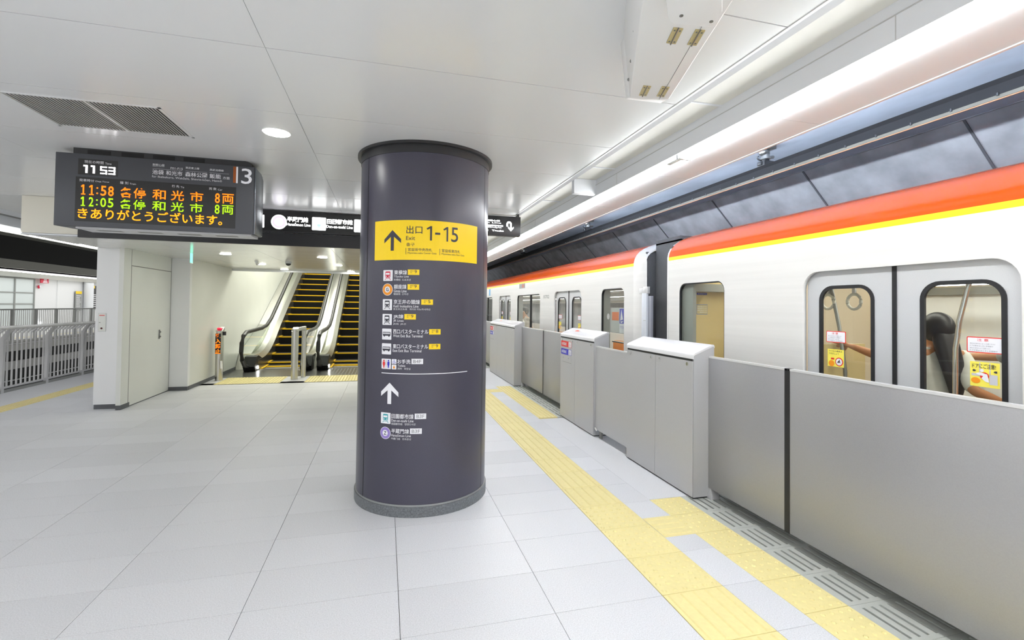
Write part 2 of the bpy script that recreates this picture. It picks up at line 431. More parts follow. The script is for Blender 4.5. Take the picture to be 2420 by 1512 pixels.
# ---- yellow tactile paving
def dome_tile(w, d, nx, ny, r=0.017, h=0.007):
    mb = MB().box((.0022, .0022, -0.02), (w - .0022, d - .0022, 0.0015))
    for i in range(nx):
        for k in range(ny):
            x = w * (i + 0.5) / nx; y = d * (k + 0.5) / ny
            n = 8; base = [(x + r * math.cos(2 * PI * q / n), y + r * math.sin(2 * PI * q / n), 0.0015) for q in range(n)]
            top = [(x + r * .6 * math.cos(2 * PI * q / n), y + r * .6 * math.sin(2 * PI * q / n), 0.0015 + h) for q in range(n)]
            mb.add(base + top, [(q, (q + 1) % n, n + (q + 1) % n, n + q) for q in range(n)] + [tuple(range(n, 2 * n))])
    return mb
def bar_tile(w, d, nb, along='y', h=0.006):
    mb = MB().box((.0022, .0022, -0.02), (w - .0022, d - .0022, 0.0015))
    for i in range(nb):
        if along == 'y':
            x = w * (i + 0.5) / nb; hw = 0.016
            mb.hexa([(x - hw, .012, .0015), (x + hw, .012, .0015), (x + hw, d - .012, .0015), (x - hw, d - .012, .0015),
                     (x - hw * .6, .018, .0015 + h), (x + hw * .6, .018, .0015 + h), (x + hw * .6, d - .018, .0015 + h), (x - hw * .6, d - .018, .0015 + h)])
        else:
            y = d * (i + 0.5) / nb; hw = 0.014
            mb.hexa([(.012, y - hw, .0015), (w - .012, y - hw, .0015), (w - .012, y + hw, .0015), (.012, y + hw, .0015),
                     (.018, y - hw * .6, .0015 + h), (w - .018, y - hw * .6, .0015 + h), (w - .018, y + hw * .6, .0015 + h), (.018, y + hw * .6, .0015 + h)])
    return mb
T_dome = mesh_from('tactile_tile', dome_tile(0.4, 0.4, 6, 6), M_tac)
T_bar = mesh_from('tactile_tile', bar_tile(0.4, 0.4, 5), M_tac)
T_edge = mesh_from('tactile_tile', dome_tile(0.3, 0.3077, 5, 5, r=.013), M_tac)
T_brid = mesh_from('tactile_tile', bar_tile(0.25, 0.3077, 4, 'x'), M_tac)
T_pad = mesh_from('tactile_tile', dome_tile(0.3, 0.3, 5, 5, r=.013), M_tac)
tp = thing('tactile_paving', 'long yellow guiding strip running past the dark pillar down the platform', 'tactile paving', (1.74, 5, 0))
DOME_ROWS = {round(3.2, 1), round(2.8, 1), round(2.4, 1), 8.8, 9.2, 14.4}
for j in range(-4, 60):
    y = round(3.6 + 0.4 * (j - 8), 3)
    inst('tactile_tile', T_dome if round(y, 1) in DOME_ROWS else T_bar, (1.54, y, 0), tp)
for k, (y1, lab) in enumerate(((3.612, 'yellow dotted warning patch in front of the nearest sliding door at lower right'),
                               (9.396, 'yellow dotted warning patch in front of the middle sliding door, between two grey cabinets'),
                               (15.0, 'far yellow dotted warning patch just right of the dark pillar'))):
    ep = thing('tactile_paving', lab, 'tactile paving', (2.34, y1 - 1.4, 0), 'warning patches at the train doors')
    n = 9 if k else 14
    for j in range(n): inst('tactile_tile', T_edge, (2.187, y1 - 0.3077 * (j + 1), 0), ep)
    inst('tactile_tile', T_brid, (1.94, y1 - 0.3077 * 2, 0.001), ep)
lp = thing('tactile_paving', 'yellow tactile strip along the guardrail on the left side', 'tactile paving', (-5.48, 9, 0))
for j in range(0, 60): inst('tactile_tile', T_pad, (-5.63, 3.0 + 0.3 * j, 0), lp)
for x0, n, lab in ((-3.26, 4, 'yellow tactile pad before the left escalator, beside the lit bollard'), (-1.60, 4, 'yellow tactile pad before the right escalator, partly behind the pillar')):
    ep = thing('tactile_paving', lab, 'tactile paving', (x0 + .6, 11, 0), 'tactile pads before the escalators')
    for i in range(n):
        for k in range(3): inst('tactile_tile', T_pad, (x0 + .3 * i, 10.65 + .3 * k, 0), ep)
obj('landing_tiles', MB().box((-3.95, 10.65, -.02), (-3.262, 11.55, 0)).box((-2.058, 10.65, -.02), (-1.602, 11.55, 0)).box((-.398, 10.65, -.02), (.36, 11.55, 0)), M_tile, fl)

# ---- drainage grates in front of the sliding doors
gm = MB()
GX = [2.487, 2.548, 2.606, 2.664, 2.722, 2.780, 2.838, 2.90]
for i in range(7):
    a = GX[i] + (0.0085 if i else 0); b = GX[i + 1] - 0.0085
    if i == 6: b = GX[7]
    gm.box((a - 2.487, 0.0302, -0.02), (b - 2.487, 0.276, 0))
for y in (0.0, 0.276): gm.box((0, y, -0.02), (0.413, y + 0.0302, 0))
G_ME = mesh_from('grate_tile', gm, M_grate)
for y1, n, lab in ((3.61, 14, 'slotted metal grate along the nearest sliding door panels'), (9.39, 9, 'slotted metal grate under the middle sliding doors'), (15.0, 9, 'slotted metal grate under the farthest sliding doors')):
    g = thing('drain_grate', lab, 'grate', (2.69, y1 - 1.4, 0), 'grates at the sliding doors')
    obj('grate_pan', MB().box((2.4875, y1 - n * 0.3077, -0.12), (2.8995, y1, -0.11)), M_dark, g)
    for j in range(n): inst('grate_tile', G_ME, (2.487, y1 - 0.3077 * (j + 1), 0), g)

# ================================================================ CEILING
CZ = 2.896
cl = struct('ceiling', MB().box((-4.95, -5, CZ + 0.02), (1.735, 7.1, CZ + 0.30)).box((0.40, 7.1, CZ + 0.02), (1.735, 34, CZ + 0.30)).box((-5.2, 7.1, CZ + .02), (-4.28, 34, CZ + .3)), M_cjoint)
cj = 0.0022
XB = [1.735, -0.6, -2.93, -4.95]
P_ME = {}
ys = [7.07 - 0.8567 * 0, 6.88] 
rows = [2.59 + 0.857 * k for k in range(-7, 6)]
VENT = (-2.31, -1.457, 3.60, 4.17)
for k, y0 in enumerate(rows):
    y1 = min(y0 + 0.857, 7.09)
    if y0 >= 7.08: continue
    for i in range(3):
        x1, x0 = XB[i], XB[i + 1]
        if k >= 10 and i == 0: pass
        holes = []
        if x0 < VENT[0] < x1 and y0 < (VENT[2] + VENT[3]) / 2 < y1:
            mb = MB()
            for a, b in (((x0 + cj, y0 + cj), (VENT[0], y1 - cj)), ((VENT[1], y0 + cj), (x1 - cj, y1 - cj)), ((VENT[0], y0 + cj), (VENT[1], VENT[2])), ((VENT[0], VENT[3]), (VENT[1], y1 - cj))):
                mb.box((a[0], a[1], CZ), (b[0], b[1], CZ + .02))
            obj('ceiling_panel', mb, M_ceil, cl); continue
        key = (i, round(y1 - y0, 3))
        if key not in P_ME: P_ME[key] = mesh_from('ceiling_panel', MB().box((.0011, .0034, 0), (x1 - x0 - .0011, y1 - y0 - .0034, 0.02)), M_ceil)
        inst('ceiling_panel', P_ME[key], (x0, y0, CZ), cl)
for k in range(0, 30):
    y0 = 7.73 + 0.857 * (k - 1) if k else 7.09
    y1 = 7.73 + 0.857 * k if k else 6.873 + .857
    if k == 0: y0, y1 = 7.092, 7.73
    obj('ceiling_panel', MB().box((0.40 + cj, y0 + cj, CZ), (1.735 - cj, y1 - cj, CZ + .02)), M_ceil, cl)
    obj('ceiling_panel', MB().box((-5.2 + cj, y0 + cj, CZ), (-4.28 - cj, y1 - cj, CZ + .02)), M_ceil, cl)

# right-hand lighting cove, fascia, soffit
FX, SZ = 2.034, 2.738
ft = struct('trim_1', MB().box((1.735, -5, CZ + 0.012), (FX, 34, CZ + 0.05)), M_cove)
for y in (2.545, 3.99, 5.43): obj('joint_cover', MB().box((1.79, y - .006, CZ + 0.004), (FX, y + .006, CZ + .012)), M_fascia, ft)
obj('edge_bead', MB().box((1.735, -5, CZ - 0.004), (1.752, 34, CZ + 0.03)), M_ceil, ft)
obj('cove_step', MB().prism([(1.752, CZ + .012), (1.80, CZ + .012), (1.80, CZ - .006)], 'y', -5, 34), M_fascia, ft)
fs = struct('trim_2', MB().box((FX, -5, SZ + .006), (FX + .02, 34, CZ + .03)), M_fascia)
obj('fascia_line', MB().box((FX - .003, -5, 2.851), (FX, 34, 2.856)), mat('soft_line', (.52, .52, .52), .6), fs)
for y in (1.482, 3.95, 6.4): obj('fascia_joint', MB().box((FX - .001, y - .002, SZ + .01), (FX + .001, y + .002, 2.85)), mat('soft_line', (.52, .52, .52), .6), fs)
obj('tube_tray', MB().box((FX + .018, -5, SZ + .0005), (2.18, 34, SZ + .004)), M_fascia, fs)
obj('tube_housing', MB().box((FX + .0195, -5, SZ + .0195), (2.18, 34, SZ + .05)), M_fascia, fs)
for k in range(30):
    y0 = 2.27 + 1.275 * (k - 5); 
    obj('soffit_panel', MB().box((2.18, y0 + .0015, SZ), (2.515, y0 + 1.2735, SZ + .03)), M_fascia, fs)
obj('edge_rail', MB().box((2.515, -5, SZ - .006), (2.532, 34, SZ + .20)), M_ceil, fs)
obj('bracket', MB().box((1.80, 4.40, SZ + .02), (FX, 4.46, CZ + .01)), M_fascia, fs)
obj('upper_mass', MB().box((FX, -5, CZ + .06), (2.515, 34, 3.64)), M_conc2, fs)
for y0, y1, lab in ((-4.6, 3.02, 'long white fluorescent tube overhead at the right, nearest the viewer'), (3.06, 5.35, 'second length of the white tube line above the cabinets'), (5.38, 9.2, 'third length of the white tube line, over the middle doors'), (9.23, 33, 'farthest length of the white tube line, vanishing behind the pillar')):
    t = thing('tube_light', lab, 'ceiling light', (2.107, y0, SZ), 'platform edge tube line')
    obj('glowing_tube', MB().box((2.046, y0, SZ - .026), (2.160, y1, SZ + .019)), M_emit, t)
    obj('end_cap', MB().box((2.044, y1, SZ - .027), (2.162, y1 + .02, SZ + .02)), M_fascia, t)
cd = thing('sensor_clip', 'small grey clip on the tube line over the cabinets', 'fixture', (2.06, 3.04, SZ))
obj('clip_body', MB().box((2.045, 2.99, SZ - .034), (2.075, 3.16, SZ - .022)), M_rim, cd, bevel=.002)

# left-hand cove and tube line
tl = struct('trim_3', MB().box((-5.62, -5, CZ + .03), (-5.2, 34, CZ + .06)), M_cove)
obj('ceiling_infill', MB().box((-5.21, -5, CZ), (-4.93, 7.1, CZ + .05)), M_ceil, tl)
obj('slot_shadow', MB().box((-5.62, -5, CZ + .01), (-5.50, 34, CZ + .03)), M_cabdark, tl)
obj('cove_step', MB().box((-5.50, -5, CZ + .005), (-5.2, 34, CZ + .03)), M_fascia, tl)
obj('fascia', MB().box((-5.88, -5, 2.765), (-5.62, 34, CZ + .03)), M_fascia, tl)
obj('edge_beam', MB().box((-6.25, -5, 2.72), (-5.95, 34, 3.2)), mat('olive_beam', (.10, .10, .085), .8), tl)
for y0, y1, lab in ((-4, 9.86, 'white tube light at the upper left edge of the picture'), (9.9, 12.7, 'short visible length of white tube light beside the white wall block')):
    t = thing('tube_light', lab, 'ceiling light', (-5.9, y0, 2.745), 'left edge tube line')
    obj('glowing_tube', MB().box((-5.905, y0, 2.735), (-5.880, y1, 2.755)), mat('left_tube_glow', (1, 1, 1), .5, emit=STRIP * 1.8, emitcol=(.97, .985, 1)), t)

# bulkhead and the lower hall ceiling
bk = struct('wall_bulkhead', MB().box((-4.27, 7.10, 2.425), (0.40, 7.20, CZ + .02)), M_fascia)
obj('bulkhead_panel', MB().box((-4.27, 7.07, 2.445), (-3.695, 7.10, CZ - .002)), mat('bulkhead_cream', (.76, .73, .63), .3), bk)
obj('bulkhead_rail', MB().box((-4.27, 7.065, 2.425), (-3.69, 7.10, 2.441)), M_fascia, bk)
obj('dark_band', MB().box((-3.69, 7.055, 2.412), (0.40, 7.10, 2.582)), M_blackp, bk)
hc = struct('ceiling_hall', MB().box((-4.20, 7.2, 2.452), (0.38, 12.55, 2.62)).box((-4.27, 7.2, 2.452), (-4.20, 8.1, 2.62)), M_cjoint)
hx = [-4.20, -3.06, -1.92, -0.78, 0.38]
for j in range(10):
    y0 = 7.2 + .535 * j
    for i in range(4): obj('ceiling_panel', MB().box((hx[i] + .002, y0 + .002, 2.43), (hx[i + 1] - .002, y0 + .533, 2.452)), M_hallc, hc)
obj('edge_strip', MB().box((-4.27, 7.2, 2.43), (-4.20, 8.1, 2.452)), M_hallc, hc)
obj('ceiling_lip', MB().box((-3.5, 12.50, 2.38), (0.38, 12.56, 3.4)), M_fascia, hc)

def downlight(x, y, z, r, label, group, m=None):
    t = thing('downlight', label, 'ceiling light', (x, y, z), group)
    mb = MB().cyl((x, y), r * 1.10, z - .004, z + .0, 28)
    obj('rim', mb, M_rim, t)
    obj('lamp', MB().cyl((x, y), r, z - .006, z - .0045, 28), m or M_down, t)
downlight(-0.803, 3.858, CZ, 0.09, 'round recessed downlight in the ceiling between the vent and the pillar', 'round downlights in the platform ceiling')
for k, (x, y, s) in enumerate(((-2.565, 8.81, 'nearest the white wall block'), (-1.065, 8.79, 'nearest the pillar, above the right escalator'), (-2.48, 10.8, 'left one of the middle row'), (-.96, 10.48, 'right one of the middle row'), (-2.3, 12.17, 'left one of the far row by the escalator'), (-.83, 12.35, 'right one of the far row by the pillar'))):
    downlight(x, y, 2.43, 0.08, 'recessed downlight in the low hall ceiling, ' + s, 'downlights of the escalator hall', M_hdown)

# ================================================================ WALLS
wa = struct('wall_block', MB().box((-4.205, 8.53, 0.07), (-3.812, 16, 2.43)), M_wall2)
obj('baseboard_block', MB().box((-4.198, 8.538, 0), (-3.805, 16, 0.07)), M_base, wa)
wb = struct('wall_door', MB().box((-3.812, 8.40, 0.07), (-3.800, 8.62, 2.43)).box((-3.86, 8.40, 0.07), (-3.812, 8.53, 2.43)), M_wall)
obj('baseboard_strip', MB().box((-3.86, 8.405, 0), (-3.796, 8.66, 0.07)), M_base, wb)
obj('seam', MB().box((-3.80, 8.617, 0.0), (-3.7985, 8.625, 2.43)), M_cabdark, wb)
wb2 = struct('wall_lintel', MB().box((-3.82, 8.625, 2.185), (-3.802, 10.05, 2.43)), M_wall)
obj('seam', MB().box((-3.803, 8.622, 2.174), (-3.8005, 10.05, 2.186)), M_cabdark, wb2)
obj('seam', MB().box((-3.803, 10.040, 0.0), (-3.8005, 10.052, 2.43)), M_cabdark, wb2)
obj('seam', MB().box((-3.803, 8.622, 0.0), (-3.8005, 8.634, 2.175)), M_cabdark, wb2)
dr = struct('door_1', MB().box((-3.82, 8.632, 0.015), (-3.803, 10.045, 2.175)), M_wall)
hd = obj('door_handle', MB().box((-3.803, 9.60, 0.98), (-3.790, 9.635, 1.14)), M_steeld, dr, bevel=.003)
obj('handle_knob', MB().sphere((-3.785, 9.617, 1.10), .016).sphere((-3.785, 9.617, 1.02), .016), M_steeld, dr)
fp = thing('call_panel', 'small white emergency call panel with red stripe and red button on the white wall block', 'panel', (-4.12, 8.53, 1.31))
obj('panel_plate', MB().box((-4.165, 8.522, 1.17), (-4.07, 8.53, 1.44)), M_wall, fp, bevel=.003)
obj('panel_frame', MB().box((-4.168, 8.525, 1.167), (-4.067, 8.529, 1.443)), M_rail, fp)
obj('red_stripe', MB().box((-4.152, 8.5205, 1.405), (-4.085, 8.522, 1.415)), M_red, fp)
obj('panel_keyhole', MB().box((-4.155, 8.5205, 1.300), (-4.135, 8.522, 1.306)), M_blackp, fp)
obj('red_button', MB().sphere((-4.12, 8.518, 1.215), .014), mat('button_maroon', (.12, .015, .02), .4), fp)
wc = struct('wall_corner', MB().box((-3.95, 10.05, 0.07), (-3.50, 10.15, 2.43)), M_wall2)
obj('baseboard_corner', MB().box((-3.95, 10.042, 0), (-3.496, 10.15, 0.07)), M_base, wc)
wd = struct('wall_left', MB().box((-3.62, 10.15, 0.07), (-3.50, 12.55, 2.43)).box((-3.62, 12.55, 0.07), (-3.50, 24, 7.5)), M_wall)
obj('baseboard_left', MB().box((-3.50, 10.10, 0), (-3.492, 13.2, 0.07)), M_base, wd)
wr = struct('wall_right', MB().box((0.36, 7.1, 0.0), (0.46, 24, CZ)).box((.36, 12.5, CZ), (.46, 24, 7.5)), M_wall)
we = struct('wall_shaft', MB().box((-3.62, 24, 0), (0.46, 24.1, 7.5)).box((-3.62, 12.5, 7.4), (.46, 24, 7.5)).box((-3.62, 12.4, 2.9), (.46, 12.5, 7.5)), M_wall)

# tunnel around the train
tn = struct('wall_tunnel', MB().prism([(5.86, 3.65), (6.42, 3.06), (6.42, -1.6), (6.7, -1.6), (6.7, 3.9), (5.86, 3.9)], 'y', -8, 40), M_conc2)
tc_ = struct('ceiling_tunnel', MB().box((2.3, -8, 3.65), (5.9, 40, 3.9)), M_conc)
for k in range(10):
    y = 3.58 + 2.0 * (k - 2)
    obj('pour_joint', MB().hexa([(5.858, y - .012, 3.646), (6.42, y - .012, 3.056), (6.42, y + .012, 3.056), (5.858, y + .012, 3.646), (5.85, y - .012, 3.640), (6.412, y - .012, 3.050), (6.412, y + .012, 3.050), (5.85, y + .012, 3.640)]), mat('concrete_joint', (.12, .12, .13), .9), tn)
obj('haunch_edge', MB().box((5.84, -8, 3.642), (5.87, 40, 3.652)), M_conc2, tc_)
struct('floor_track', MB().box((3.02, -8, -1.7), (6.5, 40, -1.45)), M_conc2)
struct('wall_tunnel_end', MB().box((3.02, 39.5, -1.7), (6.7, 40, 3.9)).box((3.02, -8, -1.7), (6.7, -7.9, 3.9)), M_conc2)
struct('wall_platform_end', MB().box((-6.4, 33.8, 0), (3.0, 34, CZ + .3)), M_wall)
struct('wall_platform_edge', MB().box((2.98, -5, -1.6), (3.02, 34, -.02)), M_conc2)
pr_ = [(19.6, 2.0), (15.3, 2.0)] + [(15.3 + 4.3 * (0.5 - 0.5 * math.cos(t)) , 2.35 + .75 * math.sin(t) ** .8) for t in [PI * i / 12 for i in range(1, 12)]]
obj('niche_face', MB().prism([(a, b) for a, b in pr_], 'x', 6.26, 6.40), mat('niche_lit_tint', (.42, .46, .60), .7), tn)  # raised slab; its pale blue colour stands in for the niche's lit inside
cg = thing('cable_bundle', 'row of pale ribbed cable brackets above the far train roof, beside the pillar', 'cables', (6.2, 24, 2.6))
for k in range(14): obj('bracket', MB().box((6.10, 20.5 + k * 1.05, 2.42 + .02 * (k % 3)), (6.40, 21.0 + k * 1.05, 2.62 + .05 * ((k * 7) % 4))), M_rail, cg, bevel=.02)
obj('conduit', MB().tube([(6.05, 19.9, 2.42), (6.05, 36, 2.42)], .05).tube([(6.1, 19.9, 2.75), (6.1, 36, 2.75)], .03), M_rail, cg)

for k in range(6):
    y = -4 + 2.35 * k
    t = thing('tunnel_tube', ['bluish tunnel tube hidden above the soffit, %s' % w for w in ('behind the viewer', 'just behind the viewer', 'beside the viewer', 'over the near door', 'over the car gap', 'over the middle casing')][k], 'ceiling light', (3.28, y, 3.23), 'tunnel tubes above the soffit')
    obj('glowing_tube', MB().box((2.68, y, 2.885), (2.76, y + 2.3, 2.93)), mat('tunnel_glow', (1, 1, 1), .5, emit=TUNNEL * 4, emitcol=(.80, .89, 1.0)), t)
    obj('bracket', MB().box((2.515, y + .3, 2.88), (2.68, y + .34, 2.90)).box((2.515, y + 1.5, 2.88), (2.68, y + 1.54, 2.90)), M_rail, t)
    obj('light_shield', MB().box((2.62, y - .02, 2.858), (2.80, y + 2.32, 2.866)).box((2.792, y - .02, 2.858), (2.80, y + 2.32, 2.908)).box((2.62, y - .02, 2.858), (2.628, y + 2.32, 2.90)), M_rail, t)  # unseen shield added to keep tube light off the train and platform

# rigid overhead conductor
oc = thing('overhead_conductor', 'dark rigid overhead conductor rail running above the train roof', 'conductor rail', (4.5, 5, 3.3))
obj('conductor_beam', MB().prism([(4.44, 3.385), (4.56, 3.385), (4.53, 3.355), (4.515, 3.28), (4.485, 3.28), (4.47, 3.355)], 'y', -6, 38), mat('conductor_black', (.012, .012, .013), .75, spec=.15), oc)
obj('contact_strip', MB().prism([(4.488, 3.282), (4.512, 3.282), (4.512, 3.252), (4.488, 3.252)], 'y', -6, 38), mat('conductor_tan', (.13, .125, .105), .8, spec=.2), oc)
obj('copper_wire', MB().box((4.494, -6, 3.244), (4.506, 38, 3.253)), mat('copper', (.55, .28, .16), .35, metal=.6), oc)
BM = mesh_from('clamp_bolt', MB().cyl((0, 0), .009, -.012, .012, 8), M_blackp)
for k in range(50): inst('clamp_bolt', BM, (4.482, 1.9 + .31 * k, 3.283), oc)
for k, (y, lab) in enumerate(((4.83, 'hanging insulator of the conductor rail nearest the viewer'), (10.13, 'hanging insulator of the conductor rail, small, nearer the pillar'), (15.4, 'farthest hanging insulator of the conductor rail'))):
    t = thing('insulator', lab, 'insulator', (4.5, y, 3.4), 'insulators of the overhead rail')
    obj('hanger_bar', MB().box((4.40, y - .05, 3.60), (4.62, y + .05, 3.65)).box((4.46, y - .03, 3.52), (4.54, y + .03, 3.60)), M_steeld, t, bevel=.006)
    obj('porcelain', MB().sphere((4.47, y, 3.555), .055, sc=(1, 1, .8)).cyl((4.5, y), .06, 3.47, 3.50, 16).cyl((4.5, y), .045, 3.50, 3.53, 16), M_steel, t, smooth=True)
    obj('clamp', MB().box((4.43, y - .06, 3.385), (4.57, y + .06, 3.44)).box((4.47, y - .03, 3.44), (4.53, y + .03, 3.475)).cyl((4.42, y), .03, 3.39, 3.43, 12).tube([(4.40, y, 3.50), (4.37, y, 3.49), (4.39, y, 3.46), (4.44, y, 3.45)], .009), M_blackp, t, bevel=.003)
    obj('side_horn', MB().tube([(4.53, y, 3.50), (4.62, y, 3.51)], .018), M_steel, t)

# ================================================================ THE DARK INFORMATION PILLAR
pl = thing('information_pillar', 'round dark purple-grey pillar with a yellow exit sign in the middle of the platform', 'pillar', (PC[0], PC[1], 0))
aL, aR = -PI / 2 - 0.605 / PR * 0 - 1.06, -PI / 2 + 1.035
obj('shaft', MB().cyl(PC, PR - 0.002, 0.09, CZ - .02, 96), M_shaft2, pl, smooth=True)
obj('front_panel', MB().cyl(PC, PR, 0.092, CZ - .06, 64, -PI / 2 - 1.050, -PI / 2 + 1.010, caps=False), M_shaft, pl, smooth=True)
for a in (-1.062, 1.022):
    obj('panel_seam', MB().cyl(PC, PR + .0008, 0.092, CZ - .05, 2, -PI / 2 + a - .008, -PI / 2 + a + .008, caps=False), M_seam, pl)
    obj('side_panel', MB().cyl(PC, PR, 0.092, CZ - .06, 20, -PI / 2 + (a + .012 if a > 0 else a - .75), -PI / 2 + (a + .75 if a > 0 else a - .012), caps=False), M_shaft2, pl, smooth=True)
obj('plinth', MB().cyl(PC, PR + .012, 0.0, 0.078, 96), M_plinth, pl, smooth=True, bevel=0)
obj('plinth_bead', MB().cyl(PC, PR + .004, 0.078, 0.092, 96), mat('plinth_bead', (.35, .36, .36), .35, metal=.5), pl, smooth=True)
obj('top_collar', MB().cyl(PC, 0.584, CZ - .022, CZ, 96), M_blackp, pl, smooth=True)
obj('collar_skirt', MB().cyl(PC, PR + .004, CZ - .085, CZ - .02, 96), M_blackp, pl, smooth=True)
def one(s0, z0, s1, z1, t):
    h = z1 - z0
    return [(s1 - t, z0), (s1, z0), (s1, z1), (s1 - t * .85, z1), (s0, z1 - h * .17), (s0 + t * .45, z1 - h * .26), (s1 - t, z1 - h * .16)]
cm, cm1 = cyl_map(.002), cyl_map(.0035)
yp = shape('exit_panel', [R4(-.480, 1.970, .435, 2.279)], cm, M_gold, pl, sub=.03, label='yellow exit panel')
def L(b, s0, z0, s1, z1, m=M_wht, bold=0.0, mp=cm1, par=None): return letters(b, s0, z0, s1, z1, mp, m, par or pl, bold)
shape('arrow', arrow_polys(-.3045, 2.042, 2.203, .073, .072, .0135, .030), cm1, M_blk, yp, sub=0)
L('出口', -.190, 2.173, -.068, 2.235, M_blk, .004, par=yp)
shape('numeral', [one(-.036, 2.124, .006, 2.236, .0145)], cm1, M_blk, yp, sub=0); shape('dash', [R4(.030, 2.172, .070, 2.188)], cm1, M_blk, yp)
shape('numeral', [one(.094, 2.124, .134, 2.238, .0135)], cm1, M_blk, yp, sub=0); L('5', .160, 2.124, .221, 2.240, M_blk, .004, par=yp)
L('Exit', -.192, 2.124, -.122, 2.154, M_blk, par=yp); L('출구', -.189, 2.076, -.125, 2.103, M_blk, par=yp)
shape('divider', [R4(-.1925, 2.013, -.1895, 2.063), R4(.067, 2.014, .070, 2.063)], cm1, M_blk, yp)
L('宮益坂中央改札', -.175, 2.038, .009, 2.063, M_blk, par=yp); L('Miyamasu-zaka Center Gate', -.177, 2.014, .043, 2.031, M_blk, par=yp)
L('宮益坂東改札', .084, 2.038, .242, 2.063, M_blk, par=yp); L('Miyamasu-zaka East Gate', .083, 2.014, .283, 2.031, M_blk, par=yp)

def train_icon(s0, z0, w, h, col, par, label):
    a = shape('pictogram', [rrect(s0, z0, s0 + w, z0 + h, .005, 3)], cm, M_wht, par, sub=.04, label=label)
    c = s0 + w / 2; q = cyl_map(.0035); q2 = cyl_map(.0048)
    shape('train_symbol', [rrect(c - .022, z0 + .026, c + .022, z0 + .074, .006, 3), [(c - .017, z0 + .022), (c - .012, z0 + .022), (c - .022, z0 + .008), (c - .028, z0 + .008)], [(c + .012, z0 + .022), (c + .017, z0 + .022), (c + .028, z0 + .008), (c + .022, z0 + .008)], R4(c - .018, z0 + .017, c + .018, z0 + .020)], q, col, a, sub=0)
    shape('train_window', [R4(c - .017, z0 + .048, c + .017, z0 + .063), circ(c - .013, z0 + .036, .0045, 10), circ(c + .013, z0 + .036, .0045, 10)], q2, M_wht, a, sub=0)
def bus_icon(s0, z0, w, h, par):
    a = shape('pictogram', [rrect(s0, z0, s0 + w, z0 + h, .005, 3)], cm, M_wht, par, sub=.04, label='white bus pictogram')
    c = s0 + w / 2; zz = z0 + h / 2
    shape('bus_symbol', [rrect(c - .035, zz - .012, c + .035, zz + .017, .005, 3), circ(c - .020, zz - .013, .007, 12), circ(c + .022, zz - .013, .007, 12)], cyl_map(.0035), M_blk, a, sub=0)
    shape('bus_window', [R4(c - .030 + .0125 * i, zz + .001, c - .020 + .0125 * i, zz + .012) for i in range(5)], cyl_map(.0048), M_wht, a, sub=0)
def ring_icon(s, z, r, col, ch, lab):
    a = shape('line_symbol', [circ(s, z, r, 32)], cm, M_wht, pl, sub=.04, label=lab)
    shape('line_ring', [circ(s, z, r * .93, 32)], cyl_map(.0030), col, a, sub=.04)
    shape('ring_centre', [circ(s, z, r * .50, 24)], cyl_map(.0040), M_wht, a, sub=0)
    L(ch, s - r * .26, z - r * .30, s + r * .26, z + r * .30, M_blk, .02, mp=cyl_map(.0050), par=a)
def exit_tag(s0, z0, num):
    a = shape('exit_tag', [R4(s0, z0, s0 + .089, z0 + .042)], cm, M_gold, pl, sub=.03, label='small yellow exit number tag')
    L('出口', s0 + .020, z0 + .026, s0 + .045, z0 + .037, M_blk, par=a); L('Exit', s0 + .020, z0 + .014, s0 + .032, z0 + .023, M_blk, par=a)
    L(num, s0 + .052, z0 + .013, s0 + .070, z0 + .038, M_blk, par=a)
def floor_tag(s0, z0, s1, z1, t):
    a = shape('floor_tag', [R4(s0, z0, s1, z1)], cm, M_wht, pl, sub=.03)
    L(t, s0 + .014, z0 + .008, s1 - .014, z1 - .008, mat('print_grey', (.2, .2, .22), .5), par=a)
rows_ = [(1.807, 'train', '東横線', 'Tōyoko Line', '东横线  도요코선', -.180, -.166, -.150, (-.174, 1.854, '9')),
         (1.697, 'G', '銀座線', 'Ginza Line', '银座线  긴자선', -.182, -.181, -.167, (-.174, 1.740, '9')),
         (1.580, 'trainb', '京王井の頭線', 'Keiō Inokashira Line', '京王井之头线   게이오 이노카시라선', -.078, -.088, .002, (-.067, 1.625, '5')),
         (1.465, 'trainb', 'JR線', 'JR Lines', 'JR线  JR선', -.202, -.201, -.182, (-.195, 1.510, '9')),
         (1.351, 'bus', '西口バスターミナル', 'West Exit Bus Terminal', None, -.010, -.052, 0, (-.004, 1.395, '8')),
         (1.237, 'bus', '東口バスターミナル', 'East Exit Bus Terminal', None, -.010, -.060, 0, (-.004, 1.281, '9'))]
for z0, ic, jp, en, sub_, e1, e2, e3, tg in rows_:
    if ic == 'train': train_icon(-.382, z0, .085, .085, M_crim, pl, 'white pictogram of a red train')
    elif ic == 'trainb': train_icon(-.383, z0, .085, .085, M_blk, pl, 'white pictogram of a black train')
    elif ic == 'bus': bus_icon(-.384, z0, .085, .085, pl)
    else: ring_icon(-.341, z0 + .043, .047, M_orng, 'G', 'orange ring symbol with letter G')
    L(jp, -.284, z0 + .048, e1, z0 + .083, M_wht, .010)
    L(en, -.284, z0 + .022, e2, z0 + .043, M_wht, .004)
    if sub_: L(sub_, -.286, z0 + .001, e3, z0 + .017, M_wht2, .002)
    exit_tag(*tg)
tI = shape('pictogram', [rrect(-.384, 1.124, -.298, 1.203, .005, 3)], cm, M_wht, pl, sub=.04, label='white pictogram of a red woman and a blue man')
for sx, c, w in ((-.361, M_red, .012), (-.320, M_blue, .010)):
    shape('figure', [circ(sx, 1.189, .0065, 12), [(sx - .009, 1.181), (sx + .009, 1.181), (sx + w, 1.160), (sx + .006, 1.150), (sx + .005, 1.132), (sx + .001, 1.132), (sx, 1.148), (sx - .001, 1.132), (sx - .005, 1.132), (sx - .006, 1.150), (sx - w, 1.160)]], cyl_map(.0035), c, tI, sub=0)
